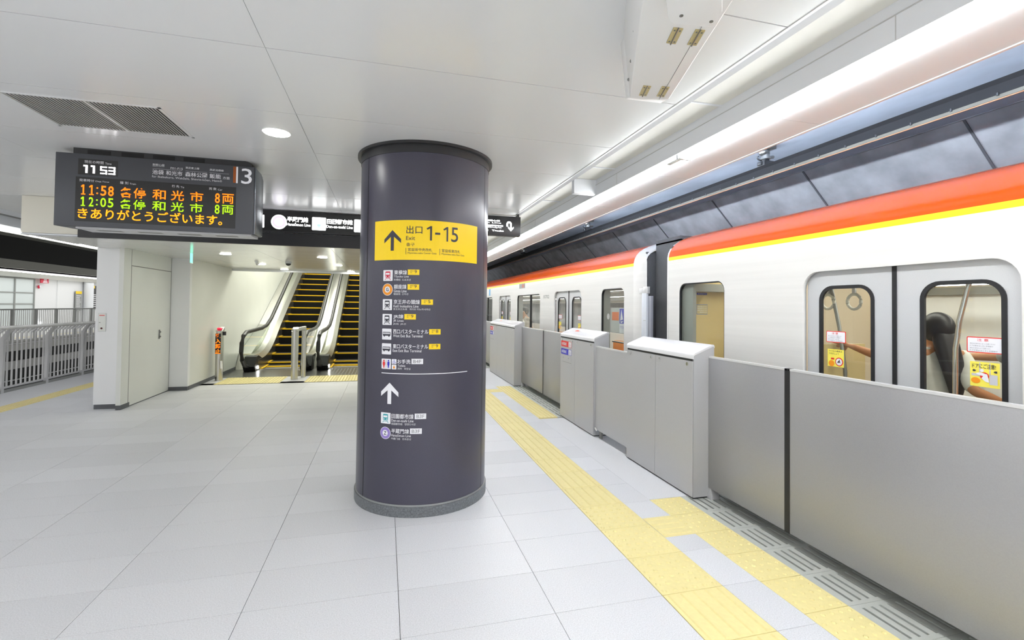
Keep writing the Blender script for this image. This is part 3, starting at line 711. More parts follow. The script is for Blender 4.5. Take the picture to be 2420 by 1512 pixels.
shape('divider', [R4(-.342, 1.132, -.3405, 1.196)], cyl_map(.0035), M_blk, tI)
for z0, z1, c in ((1.166, 1.203, M_blue), (1.124, 1.160, M_orng)):
    a = shape('pictogram', [rrect(-.291, z0, -.252, z1, .003, 3)], cm, M_wht, pl, sub=0)
    if c is M_blue: shape('wheelchair_symbol', [circ(-.2715, z1 - .006, .0028, 8), R4(-.2735, z0 + .014, -.270, z1 - .010), R4(-.2735, z0 + .014, -.262, z0 + .0165), [(-.264, z0 + .016), (-.261, z0 + .016), (-.257, z0 + .006), (-.260, z0 + .006)]] + [[(-.273 + .0105 * math.cos(t), z0 + .0135 + .0095 * math.sin(t)), (-.273 + .0105 * math.cos(t + .4), z0 + .0135 + .0095 * math.sin(t + .4)), (-.273 + .008 * math.cos(t + .4), z0 + .0135 + .007 * math.sin(t + .4)), (-.273 + .008 * math.cos(t), z0 + .0135 + .007 * math.sin(t))] for t in [2.2 + .4 * i for i in range(9)]], cyl_map(.0035), c, a, sub=0)
    else: shape('figure', [circ(-.2715, z1 - .009, .0035, 8), [(-.278, z1 - .014), (-.265, z1 - .014), (-.263, z0 + .012), (-.268, z0 + .006), (-.275, z0 + .006), (-.280, z0 + .012)]], cyl_map(.0035), c, a, sub=0)
L('お手洗', -.244, 1.169, -.141, 1.203, M_wht, .010); L('Toilets', -.242, 1.146, -.181, 1.163, M_wht, .004); L('厕所   화장실', -.242, 1.124, -.141, 1.139, M_wht2, .002)
floor_tag(-.134, 1.168, -.046, 1.209, 'B4F')
shape('divider', [R4(-.383, 1.089, .333, 1.095)], cm, M_wht, pl, sub=.03)
shape('arrow', arrow_polys(-.3075, .856, 1.020, .076, .073, .0165, .034), cm, M_wht, pl, sub=0)
train_icon(-.381, .703, .087, .085, M_teal, pl, 'white pictogram of a teal train')
L('田園都市線', -.286, .748, -.111, .785, M_wht, .010); L('Den-en-toshi Line', -.286, .723, -.111, .743, M_wht, .004); L('田园都市线   덴엔도시선', -.286, .699, -.096, .716, M_wht2, .002)
floor_tag(-.103, .747, -.016, .789, 'B3F')
ring_icon(-.338, .631, .047, M_lilac, 'Z', 'lilac ring symbol with letter Z')
L('半蔵門線', -.285, .635, -.144, .671, M_wht, .010); L('Hanzōmon Line', -.286, .610, -.129, .630, M_wht, .004); L('半藏门线   한조몬선', -.286, .586, -.128, .602, M_wht2, .002)
floor_tag(-.137, .634, -.047, .676, 'B3F')

# ================================================================ DEPARTURE BOARD
BY = 4.72
bd = thing('departure_board', 'dark hanging departure board with orange and green LED text, track 3', 'display', (-1.9, 4.87, 2.9))
obj('housing', MB().prism([(BY, 2.240), (5.02, 2.252), (5.02, 2.835), (BY, 2.846)], 'x', -2.636, -1.158), M_board, bd, bevel=.004)
obj('side_cover', MB().prism([(BY + .012, 2.246), (5.01, 2.256), (5.01, 2.795), (4.93, 2.838), (BY + .012, 2.842)], 'x', -1.159, -1.148), M_boards, bd, bevel=.003)
nk = obj('top_mount', MB().prism([(-2.52, 2.83), (-2.52, CZ), (-1.235, CZ), (-1.19, 2.87), (-1.175, 2.83)], 'y', BY + .01, 4.98), M_blackp, bd)
for x in (-2.34, -2.10, -1.87, -1.64): obj('vent_slot', MB().box((x - .08, BY + .006, 2.852), (x + .08, BY + .012, 2.885)), M_dark, nk)
bs = obj('service_tray', MB().box((-2.50, BY + .03, 2.228), (-1.18, 4.99, 2.250)), M_rail, bd)
for x in (-2.3, -2.0, -1.7, -1.4): obj('tray_slot', MB().box((x - .09, BY + .10, 2.2265), (x + .09, BY + .16, 2.2285)), M_cabdark, bs)
f1 = flat_y(BY - .002); f2 = flat_y(BY - .006)
ck = shape('clock_window', [R4(-2.478, 2.672, -2.199, 2.804)], f1, M_screen, bd, sub=0, label='black clock window')
def Lb(b, s0, z0, s1, z1, m=M_wht, bold=0.0, par=None): return letters(b, s0, z0, s1, z1, flat_y(BY - .005), m, par or bd, bold)
Lb('現在の時間', -2.434, 2.768, -2.300, 2.793, M_wht2, .004, ck); Lb('Time', -2.289, 2.768, -2.244, 2.785, M_wht2, 0, ck)
M_seg = M_led_w
def seg(ch, s0, z0, w, h, t):
    S = {'1': 'bc', '5': 'afgcd', '3': 'abgcd'}[ch]; out = []
    m = z0 + h / 2
    R = dict(a=R4(s0, z0 + h - t, s0 + w, z0 + h), g=R4(s0, m - t / 2, s0 + w, m + t / 2), d=R4(s0, z0, s0 + w, z0 + t),
             b=R4(s0 + w - t, m, s0 + w, z0 + h), c=R4(s0 + w - t, z0, s0 + w, m), f=R4(s0, m, s0 + t, z0 + h), e=R4(s0, z0, s0 + t, m))
    return [R[k] for k in S]
for pp in ([R4(-2.425, 2.686, -2.410, 2.752), R4(-2.440, 2.740, -2.425, 2.752)], [R4(-2.374, 2.686, -2.359, 2.752), R4(-2.389, 2.740, -2.374, 2.752)], seg('5', -2.322, 2.686, .048, .064, .0105), seg('3', -2.264, 2.686, .048, .064, .0105)): shape('clock_digit', pp, f2, M_seg, ck, sub=0)
sn = shape('led_window', [R4(-2.492, 2.283, -1.302, 2.652)], f1, M_screen, bd, sub=0, label='black LED window with three lines of text')
for b, a0, a1 in (('発車時分', -2.466, -2.361), ('Dep.Time', -2.352, -2.257), ('種 別', -2.180, -2.120), ('Train', -2.110, -2.064), ('行 先', -1.799, -1.743), ('To', -1.733, -1.706), ('両 数', -1.514, -1.456), ('Car', -1.445, -1.410)):
    Lb(b, a0, 2.613, a1, 2.613 + (.023 if ord(b[0]) > 200 else .015), M_wht2, .003, sn)
def led_row(z0, z1, m, tm):
    for b, a0, a1 in ((tm[0], -2.452, -2.420), (tm[1], -2.396, -2.362), (tm[2], -2.315, -2.274), (tm[3], -2.262, -2.222)):
        if b == '1': shape('numeral', [[(a0 + .002, z0 + .004), (a1, z0 + .004), (a1, z0 + .013), (a1 - .009, z0 + .013), (a1 - .009, z1), (a1 - .020, z1), (a0, z1 - .013), (a0 + .003, z1 - .024), (a1 - .020, z1 - .016), (a1 - .020, z0 + .013), (a0 + .002, z0 + .013)]], f2, m, sn, sub=0)
        else: Lb(b, a0, z0 + .004, a1, z1, m, .016, sn)
    shape('colon', [circ(-2.338, z0 + .022, .007, 8), circ(-2.338, z1 - .022, .007, 8)], f2, m, sn, sub=0)
    for b, a0, a1 in (('各', -2.176, -2.088), ('停', -2.080, -1.990), ('和', -1.942, -1.842), ('光', -1.804, -1.705), ('市', -1.658, -1.558), ('8', -1.466, -1.428), ('両', -1.410, -1.318)):
        Lb(b, a0, z0, a1, z1, m, .012, sn)
led_row(2.500, 2.588, M_led_o, '1158'); led_row(2.405, 2.487, M_led_g, '1205')
Lb('きありがとうございます。', -2.470, 2.306, -1.405, 2.397, M_led_a, .014, sn)
for b, a0, z0, a1, z1, bo in (('池袋', -1.948, 2.716, -1.862, 2.757, .012), ('和光市', -1.846, 2.716, -1.722, 2.757, .012), ('森林公園', -1.701, 2.716, -1.532, 2.757, .012), ('飯能', -1.513, 2.716, -1.424, 2.757, .012), ('方面', -1.409, 2.716, -1.354, 2.740, .004),
                              ('for Ikebukuro, Wakōshi, Shinrin-kōen, Hannō', -1.949, 2.686, -1.416, 2.708, 0), ('副都心線', -1.946, 2.790, -1.858, 2.809, .004), ('F01-F15', -1.812, 2.771, -1.720, 2.789, 0), ('東武東上線', -1.699, 2.784, -1.594, 2.803, .004), ('西武池袋線', -1.512, 2.782, -1.403, 2.801, .004)):
    Lb(b, a0, z0, a1, z1, M_wht2, bo)
shape('thin_rule', [R4(-1.946, 2.784, -1.858, 2.7855), R4(-1.946, 2.764, -1.722, 2.7655), R4(-1.699, 2.764, -1.532, 2.7655), R4(-1.512, 2.764, -1.360, 2.7655)], f2, M_wht2, bd, sub=0)
shape('brown_bar', [R4(-1.328, 2.692, -1.306, 2.837)], f1, mat('print_brown', srgb(150, 75, 10), .5), bd, sub=0)
shape('white_bar', [R4(-1.304, 2.690, -1.290, 2.837)], f1, M_wht, bd, sub=0)
Lb('3', -1.262, 2.688, -1.176, 2.826, M_wht, .004)

# ================================================================ HANGING SIGNS
ms = thing('hanging_sign', 'long dark backlit direction sign on the bulkhead between the board and the pillar', 'sign', (-1.0, 7.06, 2.74))
obj('sign_box', MB().box((-1.72, 7.03, 2.592), (.25, 7.09, 2.884)), M_blackp, ms, bevel=.004)
obj('sign_face', MB().box((-1.71, 7.027, 2.602), (.24, 7.031, 2.866)), M_screen, ms)
g1, g2, g3 = flat_y(7.025), flat_y(7.023), flat_y(7.021)
shape('white_bar', [rrect(-1.610, 2.640, -1.590, 2.812, .008, 3)], g1, M_boxw, ms, sub=0)
zr = shape('line_symbol', [circ(-1.409, 2.727, .098, 32)], g1, M_boxw, ms, sub=0, label='glowing ring symbol with letter Z')
shape('line_ring', [circ(-1.409, 2.727, .079, 32)], g2, M_boxl, zr, sub=0)
shape('ring_centre', [circ(-1.409, 2.727, .054, 32)], g3, M_boxw, zr, sub=0)
letters('Z', -1.420, 2.709, -1.398, 2.745, flat_y(7.019), M_blk, zr)
def Ls(b, s0, z0, s1, z1, bold=0.01): return letters(b, s0, z0, s1, z1, g1, M_boxw, ms, bold)
Ls('半蔵門線', -1.308, 2.736, -1.040, 2.808, .03); Ls('Hanzōmon Line', -1.312, 2.683, -1.010, 2.724, .015)
tb = shape('pictogram', [rrect(-.992, 2.640, -.812, 2.818, .012, 3)], g1, M_boxw, ms, sub=0, label='glowing white square train pictogram')
shape('train_symbol', [rrect(-.925, 2.700, -.879, 2.722, .004, 3), [(-.915, 2.698), (-.889, 2.698), (-.880, 2.684), (-.924, 2.684)]], g2, M_boxt, tb, sub=0)
Ls('田園都市線', -.800, 2.736, -.458, 2.808, .03); Ls('Den-en-toshi Line', -.806, 2.680, -.458, 2.720, .015)
shape('pictogram', [rrect(-.440, 2.640, -.260, 2.818, .012, 3)], g1, M_boxw, ms, sub=0)
rs = thing('hanging_sign', 'small dark backlit sign with a white U-turn arrow, right of the pillar', 'sign', (1.2, 6.3, 2.7))
obj('sign_box', MB().box((.62, 6.28, 2.584), (1.785, 6.38, 2.852)), M_blackp, rs, bevel=.004)
obj('hanger', MB().box((1.735, 6.31, 2.85), (1.77, 6.35, CZ)).box((.75, 6.31, 2.85), (.79, 6.35, CZ)), M_blackp, rs)
obj('cable_tray', MB().box((.62, 6.31, 2.872), (1.735, 6.35, 2.880)), M_cove, rs)
h1 = flat_y(6.277)
ua = []
cx, cz, ro, ri = 1.620, 2.745, .038, .013
for i in range(10):
    t0, t1 = PI * i / 10, PI * (i + 1) / 10
    ua.append([(cx + ro * math.cos(t0), cz + ro * math.sin(t0)), (cx + ro * math.cos(t1), cz + ro * math.sin(t1)), (cx + ri * math.cos(t1), cz + ri * math.sin(t1)), (cx + ri * math.cos(t0), cz + ri * math.sin(t0))])
ua += [R4(cx - ro, 2.712, cx - ri, cz), R4(cx + ri, 2.67, cx + ro, cz), [(cx + .0255, 2.648), (cx + .065, 2.690), (cx + .065, 2.712), (cx + .0255, 2.676)], [(cx + .0255, 2.648), (cx + .0255, 2.676), (cx - .014, 2.714), (cx - .014, 2.690)]]
shape('arrow', ua, h1, M_boxw, rs, sub=0, label='glowing white U-turn arrow')
for b, z0, z1, e in (('東横線・副都心線', 2.770, 2.794, 1.492), ('Tōyoko Line', 2.741, 2.762, 1.508), ('半蔵門線・田園都市線', 2.702, 2.727, 1.538), ('for Shibuya', 2.680, 2.699, 1.515), ('1・2番線   Tracks', 2.634, 2.664, 1.545)):
    letters(b, 1.10, z0, e, z1, h1, M_boxw, rs, .02)
xs_ = thing('exit_sign', 'thin green glowing exit sign seen edge-on under the hall ceiling', 'sign', (-3.1, 8.9, 2.43))
obj('sign_body', MB().box((-3.108, 8.90, 2.275), (-3.096, 8.98, 2.43)), M_green, xs_); obj('sign_cap', MB().box((-3.112, 8.89, 2.262), (-3.092, 8.99, 2.275)), M_white, xs_)

# ================================================================ CEILING THINGS
vt = thing('ceiling_vent', 'rectangular louvred air grille in the ceiling at upper left', 'vent', (-1.88, 3.88, CZ))
obj('frame', MB().box((-2.318, 3.592, CZ - .003), (-2.300, 4.178, CZ + .004)).box((-1.467, 3.592, CZ - .003), (-1.449, 4.178, CZ + .004)).box((-2.318, 3.592, CZ - .003), (-1.449, 3.608, CZ + .004)).box((-2.318, 4.162, CZ - .003), (-1.449, 4.178, CZ + .004)), M_ceil, vt)
obj('backing', MB().box((-2.31, 3.60, CZ + .010), (-1.457, 4.17, CZ + .019)), M_dark, vt)
SL = mesh_from('slat', MB().box((0, 0, 0), (.0085, .556, .0035)), mat('vent_slat', (.50, .50, .49), .4))
x = -2.296
n = 0
while x < -1.475:
    inst('slat', SL, (x, 3.606, CZ), vt); x += .0205; n += 1
obj('mid_bar', MB().box((-1.888, 3.6, CZ - .001), (-1.872, 4.17, CZ + .006)), M_ceil, vt)
dv = thing('ceiling_device', 'white boxy equipment housing with four brass hinges hanging from the ceiling', 'equipment housing', (1.0, 1.6, CZ))
DZ = 2.60
bot = [(.62, 1.02), (.97, 1.02), (1.292, 2.00), (1.090, 2.03)]
obj('housing', MB().hexa([(.62, 1.02, DZ), (.975, 1.02, DZ), (1.272, 1.952, DZ), (1.085, 1.985, DZ), (.58, 1.02, CZ), (1.02, 1.02, CZ), (1.31, 1.96, CZ), (1.06, 2.0, CZ)]), M_white, dv, bevel=.006)
obj('end_cap', MB().hexa([(1.085, 1.988, DZ + .004), (1.272, 1.955, DZ + .004), (1.297, 2.062, DZ + .03), (1.109, 2.065, DZ + .03), (1.06, 1.99, CZ), (1.31, 1.96, CZ), (1.33, 2.07, CZ), (1.08, 2.07, CZ)]), M_white, dv, bevel=.004)
obj('cover_box', MB().prism([(.59, .95), (.76, .95), (.913, 1.14), (.953, 1.189), (.968, 1.218), (.980, 1.245), (.976, 1.262), (.886, 1.273), (.848, 1.279), (.829, 1.273), (.812, 1.256), (.759, 1.184)], 'z', 2.50, DZ), M_white, dv, bevel=.004)
obj('panel_seam', MB().hexa([(1.045, 1.41, DZ - .0012), (1.047, 1.41, DZ - .0012), (1.227, 1.962, DZ - .0012), (1.225, 1.962, DZ - .0012), (1.045, 1.41, DZ), (1.047, 1.41, DZ), (1.227, 1.962, DZ), (1.225, 1.962, DZ)]), M_cabdark, dv)
def hinge(px, py, ang, w, l):
    d = Vector((math.sin(ang), math.cos(ang), 0)); q = Vector((math.cos(ang), -math.sin(ang) * .3, 0)); c = Vector((px, py, 0))
    def P(a, b, z): p = c + q * a + d * b; return (p.x, p.y, z)
    mb = MB()
    for s in (-1, 1):
        a0, a1 = (s * .002, s * w) if s > 0 else (s * w, s * .002)
        mb.hexa([P(a0, -l, DZ - .003), P(a1, -l, DZ - .003), P(a1, l, DZ - .003), P(a0, l, DZ - .003), P(a0, -l, DZ), P(a1, -l, DZ), P(a1, l, DZ), P(a0, l, DZ)])
    h = obj('hinge', mb, M_brass, dv)
    obj('hinge_pin', MB().tube([P(0, -l - .003, DZ - .004), P(0, l + .003, DZ - .004)], .0028), M_steeld, h)
    for s in (-1, 1):
        for t in (-1, 1): obj('screw', MB().cyl(P(s * w * .55, t * l * .72, 0)[:2], .0038, DZ - .0045, DZ - .003, 8), M_steeld, h)
import itertools
for hp in ((.988, 1.484), (1.068, 1.472), (1.115, 1.901), (1.197, 1.885)): hinge(hp[0], hp[1], .32, .019, .048)
for p in ((.845, 1.235, 2.50), (.950, 1.235, 2.50)): obj('screw', MB().cyl(p[:2], .006, p[2] - .002, p[2], 10), M_steeld, dv)
for p in ((.905, 1.62, 2.68), (.985, 1.79, 2.66), (1.055, 1.94, 2.66), (.81, 1.36, 2.72)): obj('side_bolt', MB().sphere(p, .007), M_steeld, dv)
dc = thing('dome_camera', 'small black dome camera under the low hall ceiling', 'camera', (-1.81, 9.93, 2.43))
obj('mount', MB().cyl((-1.81, 9.93), .055, 2.39, 2.43, 20), M_rail, dc); obj('dome', MB().sphere((-1.81, 9.93, 2.385), .048, 16, 10, (1, 1, .8)), M_black, dc, smooth=True)
for k, (x, y) in enumerate(((-2.40, 10.07), (-2.53, 10.71))):
    sd = thing('smoke_detector', ('nearer' if k == 0 else 'farther') + ' little white round detector under the low hall ceiling', 'detector', (x, y, 2.43), 'hall detectors')
    obj('detector_body', MB().cyl((x, y), .035, 2.415, 2.43, 16), M_white, sd); obj('detector_head', MB().cyl((x, y), .022, 2.395, 2.415, 16), M_white, sd)

# ================================================================ PLATFORM SCREEN DOORS
def cabinet(y0, y1, label, panels, signs, arrow_mark):
    """casing between y0 (far) and y1 (near): faces the platform at X = 2.555, top slopes up to the track"""
    t = thing('door_cabinet', label, 'platform door cabinet', (2.66, (y0 + y1) / 2, 0), 'grey casings of the platform doors')
    pr = [(2.562, .012), (2.765, .012), (2.765, 1.28), (2.757, 1.305), (2.62, 1.258), (2.562, 1.205)]
    obj('casing', MB().prism(pr, 'y', y1, y0), M_cab, t)
    obj('seam_shadow', MB().box((2.5600, y1 + .006, .02), (2.5622, y0 - .006, 1.172)), M_cabdark, t)  # dark sheet painted as the shade inside the panel seams
    obj('base_line', MB().box((2.566, y1 + .004, 0), (2.765, y0 - .004, .012)), M_black, t)
    cap = [(2.553, 1.188), (2.5535, 1.214), (2.558, 1.227), (2.570, 1.238), (2.745, 1.309), (2.757, 1.310), (2.766, 1.302), (2.768, 1.285), (2.764, 1.280), (2.755, 1.296), (2.58, 1.224), (2.563, 1.212), (2.563, 1.188)]
    obj('top_cap', MB().prism(cap, 'y', y1 - .002, y0 + .002), M_cabtop, t, smooth=True)
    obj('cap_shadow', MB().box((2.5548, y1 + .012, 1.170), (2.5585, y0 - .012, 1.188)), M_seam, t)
    ks = panels + [y1 + .004] if panels else [y1 + .004]
    edges = [y0 - .003] + sorted(panels, reverse=True) + [y1 + .003]
    for a, b in zip(edges[:-1], edges[1:]):
        p = obj('front_panel', MB().box((2.554, b + .0022, .014), (2.5600, a - .0022, 1.168)), M_cab, t)
        for y in (a - .075, b + .075):
            q = obj('lock', MB().tube([(2.548, y, 1.140), (2.556, y, 1.140)], .016, 16), M_chrome, p, smooth=True); obj('keyway', MB().box((2.5472, y - .002, 1.130), (2.5480, y + .002, 1.150)), M_blackp, q)
    if signs:
        ys = y0 - .02 if signs == 1 else y0 - .03
        for z1, m, txt in ((1.128, M_red, '10両編成'), (1.015, M_blue, '8両編成')):
            a = shape('car_length_sign', [rrect(-ys, z1 - .085, -ys + .405, z1, .012, 3)], flat_x(2.5525), m, t, sub=0, label='red car-length sign' if m is M_red else 'blue car-length sign')
            letters(txt, -ys + .03, z1 - .066, -ys + .215, z1 - .020, flat_x(2.5515), M_wht, a, .01)
            b = shape('white_field', [rrect(-ys + .295, z1 - .080, -ys + .398, z1 - .005, .010, 3)], flat_x(2.5518), M_wht, a, sub=0)
            c0, z0 = -ys + .345, z1 - .042
            shape('wheelchair_symbol', [circ(c0 - .006, z0 + .024, .006, 8), R4(c0 - .010, z0 - .006, c0 - .003, z0 + .016), R4(c0 - .010, z0 - .006, c0 + .014, z0), [(c0 + .010, z0 - .004), (c0 + .015, z0 - .004), (c0 + .022, z0 - .024), (c0 + .016, z0 - .024)]] +
                  [[(c0 - .004 + .020 * math.cos(q), z0 - .010 + .018 * math.sin(q)), (c0 - .004 + .020 * math.cos(q + .5), z0 - .010 + .018 * math.sin(q + .5)), (c0 - .004 + .015 * math.cos(q + .5), z0 - .010 + .013 * math.sin(q + .5)), (c0 - .004 + .015 * math.cos(q), z0 - .010 + .013 * math.sin(q))] for q in [2.2 + .5 * i for i in range(8)]], flat_x(2.551), m, b, sub=0)
        hp = obj('service_hatch', MB().box((2.5525, ys - .40, .825), (2.554, ys - .06, .925)), M_cab, t)
        obj('hatch_seam', MB().box((2.552, ys - .40, .822), (2.5545, ys - .06, .826)), M_cabdark, t)
        for y in (ys - .10, ys - .30): obj('lock', MB().tube([(2.549, y, .885), (2.554, y, .885)], .008, 12), M_chrome, t)
    if arrow_mark is not None:
        y = arrow_mark; zt = lambda x: 1.2395 + (x - 2.57) * .4057
        P = lambda x, yy: (x, yy, zt(x) + .0015)
        mb = MB().add([P(2.66, y - .05), P(2.685, y - .05), P(2.685, y + .02), P(2.70, y + .02), P(2.672, y + .075), P(2.645, y + .02), P(2.66, y + .02)], [(0, 1, 2, 6), (5, 6, 2, 3), (5, 3, 4)])
        obj('arrow_mark', mb, mat('mark_orange_red', srgb(232, 70, 30), .4), t)
    return t
cabinet(4.690, 3.540, 'large grey door casing with white sloping top nearest the viewer, four round locks', [4.125], 0, None)
cabinet(6.715, 5.540, 'middle grey door casing with red and blue car-length signs and an orange arrow on top', [6.160], 2, 6.35)
cabinet(11.66, 9.345, 'far grey door casing with red and blue car-length signs, next to the pillar', [10.9, 10.1], 1, 11.0)
cabinet(17.0, 14.95, 'farthest grey door casing, hidden behind the pillar', [16.0], 1, None)
def slider(y0, y1, label, edge=None):
    t = thing('sliding_door', label, 'platform door panel', (2.725, (y0 + y1) / 2, .087), 'sliding panels of the platform doors')
    obj('panel', MB().box((2.708, y1, .087), (2.745, y0, 1.203)), M_door, t, bevel=.003)
    obj('top_edge', MB().box((2.7065, y1 + .001, 1.198), (2.746, y0 - .001, 1.212)), M_edge, t)
    obj('door_rubber', MB().box((2.7065, edge - .011, .085), (2.746, edge + .011, 1.2125)), M_black, t)
    obj('floor_guide', MB().box((2.745, y1 + .01, .090), (2.872, y0 - .03, .10)).box((2.866, y1 + .01, .0), (2.872, y0 - .03, .09)), M_cabdark, t)
slider(3.539, 2.710, 'near sliding platform door panel right of the large casing', 2.719)
slider(2.702, 1.0, 'very large sliding platform door panel at the lower right corner', 2.697 - .0)
slider(9.344, 7.975, 'middle pair of sliding platform doors, left leaf', 7.984)
slider(7.967, 6.716, 'middle pair of sliding platform doors, right leaf, beside the signs', 7.96)
slider(14.949, 13.4, 'far pair of sliding platform doors, left leaf, behind the pillar', 13.41)
slider(13.39, 11.661, 'far pair of sliding platform doors, right leaf, just visible beside the pillar', 13.38)
for y0, y1 in ((3.56, 3.40), (9.38, 9.22)):
    pass
for k, (y, lab) in enumerate(((3.53, 'small dark grey door shoe at the foot of the large casing'), (9.34, 'small dark grey door shoe at the foot of the far casing'))):
    f = thing('door_shoe', lab, 'door guide', (2.75, y, 0), 'door shoes')
    obj('shoe', MB().hexa([(2.70, y - .045, .0), (2.79, y - .045, .0), (2.79, y + .02, .0), (2.70, y + .02, .0), (2.715, y - .02, .085), (2.775, y - .02, .085), (2.775, y + .02, .085), (2.715, y + .02, .085)]), M_cab, f, bevel=.003)
ip = thing('infill_panel', 'fixed grey infill panel between the large casing and the middle casing', 'platform barrier panel', (2.60, 5.1, .09))
obj('panel', MB().box((2.580, 4.691, .095), (2.615, 5.539, 1.125)), M_cab, ip)
obj('top_edge', MB().box((2.578, 4.691, 1.120), (2.617, 5.539, 1.135)), M_edge, ip)
obj('side_post', MB().box((2.572, 4.693, .095), (2.582, 4.735, 1.13)), M_cab, ip)
obj('foot_hinge', MB().tube([(2.565, 5.50, .12), (2.575, 5.47, .085)], .014, 10), M_chrome, ip)
for y in (4.72, 5.40): obj('foot', MB().box((2.60, y, 0), (2.62, y + .06, .095)), M_cabdark, ip)

# ================================================================ TRAIN
TX, TW = 3.15, 5.95
def profile(z_side):
    return None
SHOULD = [(TX, 2.168), (TX + .001, 2.21), (TX + .012, 2.262), (TX + .040, 2.315), (TX + .085, 2.362), (TX + .145, 2.402), (TX + .22, 2.437), (TX + .31, 2.468)]
ROOF = [(TX + .31, 2.468), (TX + .55, 2.525), (TX + .9, 2.565), (4.55, 2.585)]
def shell_strip(prof, y0, y1, th=.0):
    mb = MB(); n = len(prof)
    vs = [(x, y0, z) for x, z in prof] + [(x, y1, z) for x, z in prof]
    return mb.add(vs, [(i, i + 1, n + i + 1, n + i) for i in range(n - 1)])
def win_glass(y0, y1, z0, z1, par, x, r=.08, nm='window_pane'):
    return plate(nm, [rrect(y0, z0, y1, z1, r)], x, x + .004, M_glass, par)
def frame_ring(nm, y0, y1, z0, z1, r, w, x0, x1, m, par):
    A = rrect(y0, z0, y1, z1, r, 8); B = rrect(y0 + w, z0 + w, y1 - w, z1 - w, max(.01, r - w), 8); n = len(A); mb = MB()
    vs = [(x0, a, b) for a, b in A] + [(x0, a, b) for a, b in B] + [(x1, a, b) for a, b in B] + [(x1, a, b) for a, b in A]
    fs = []
    for i in range(n):
        k = (i + 1) % n
        for q in range(3): fs.append((q * n + i, q * n + k, (q + 1) * n + k, (q + 1) * n + i))
        fs.append((3 * n + i, 3 * n + k, k, i))
    return obj(nm, mb.add(vs, fs), m, par)
def side_door(yc, hw, par, gap_w):
    """pair of leaves closed at yc, in a recess behind the side skin"""
    dx = TX + .045
    for s in (-1, 1):
        a, b = (yc - hw, yc - .004) if s < 0 else (yc + .004, yc + hw)
        if s < 0: w0, w1 = yc - .575, yc - .155
        else: w0, w1 = yc + .135, yc + .550
        leaf = plate('door_leaf', [[(a, -.05), (b, -.05), (b, 1.92), (a, 1.92)], rrect(w0, .80, w1, 1.80, .11)], dx, dx + .03, M_trdoor, par)
        frame_ring('window_frame', w0 - .003, w1 + .003, .797, 1.803, .11, .024, dx - .006, dx + .012, M_black, leaf)
        win_glass(w0 + .015, w1 - .015, .815, 1.785, leaf, dx + .012, .095)
        yield leaf, w0, w1
    obj('door_seal', MB().box((dx - .008, yc - gap_w, -.05), (dx + .01, yc + gap_w, 1.92)), M_black, par)
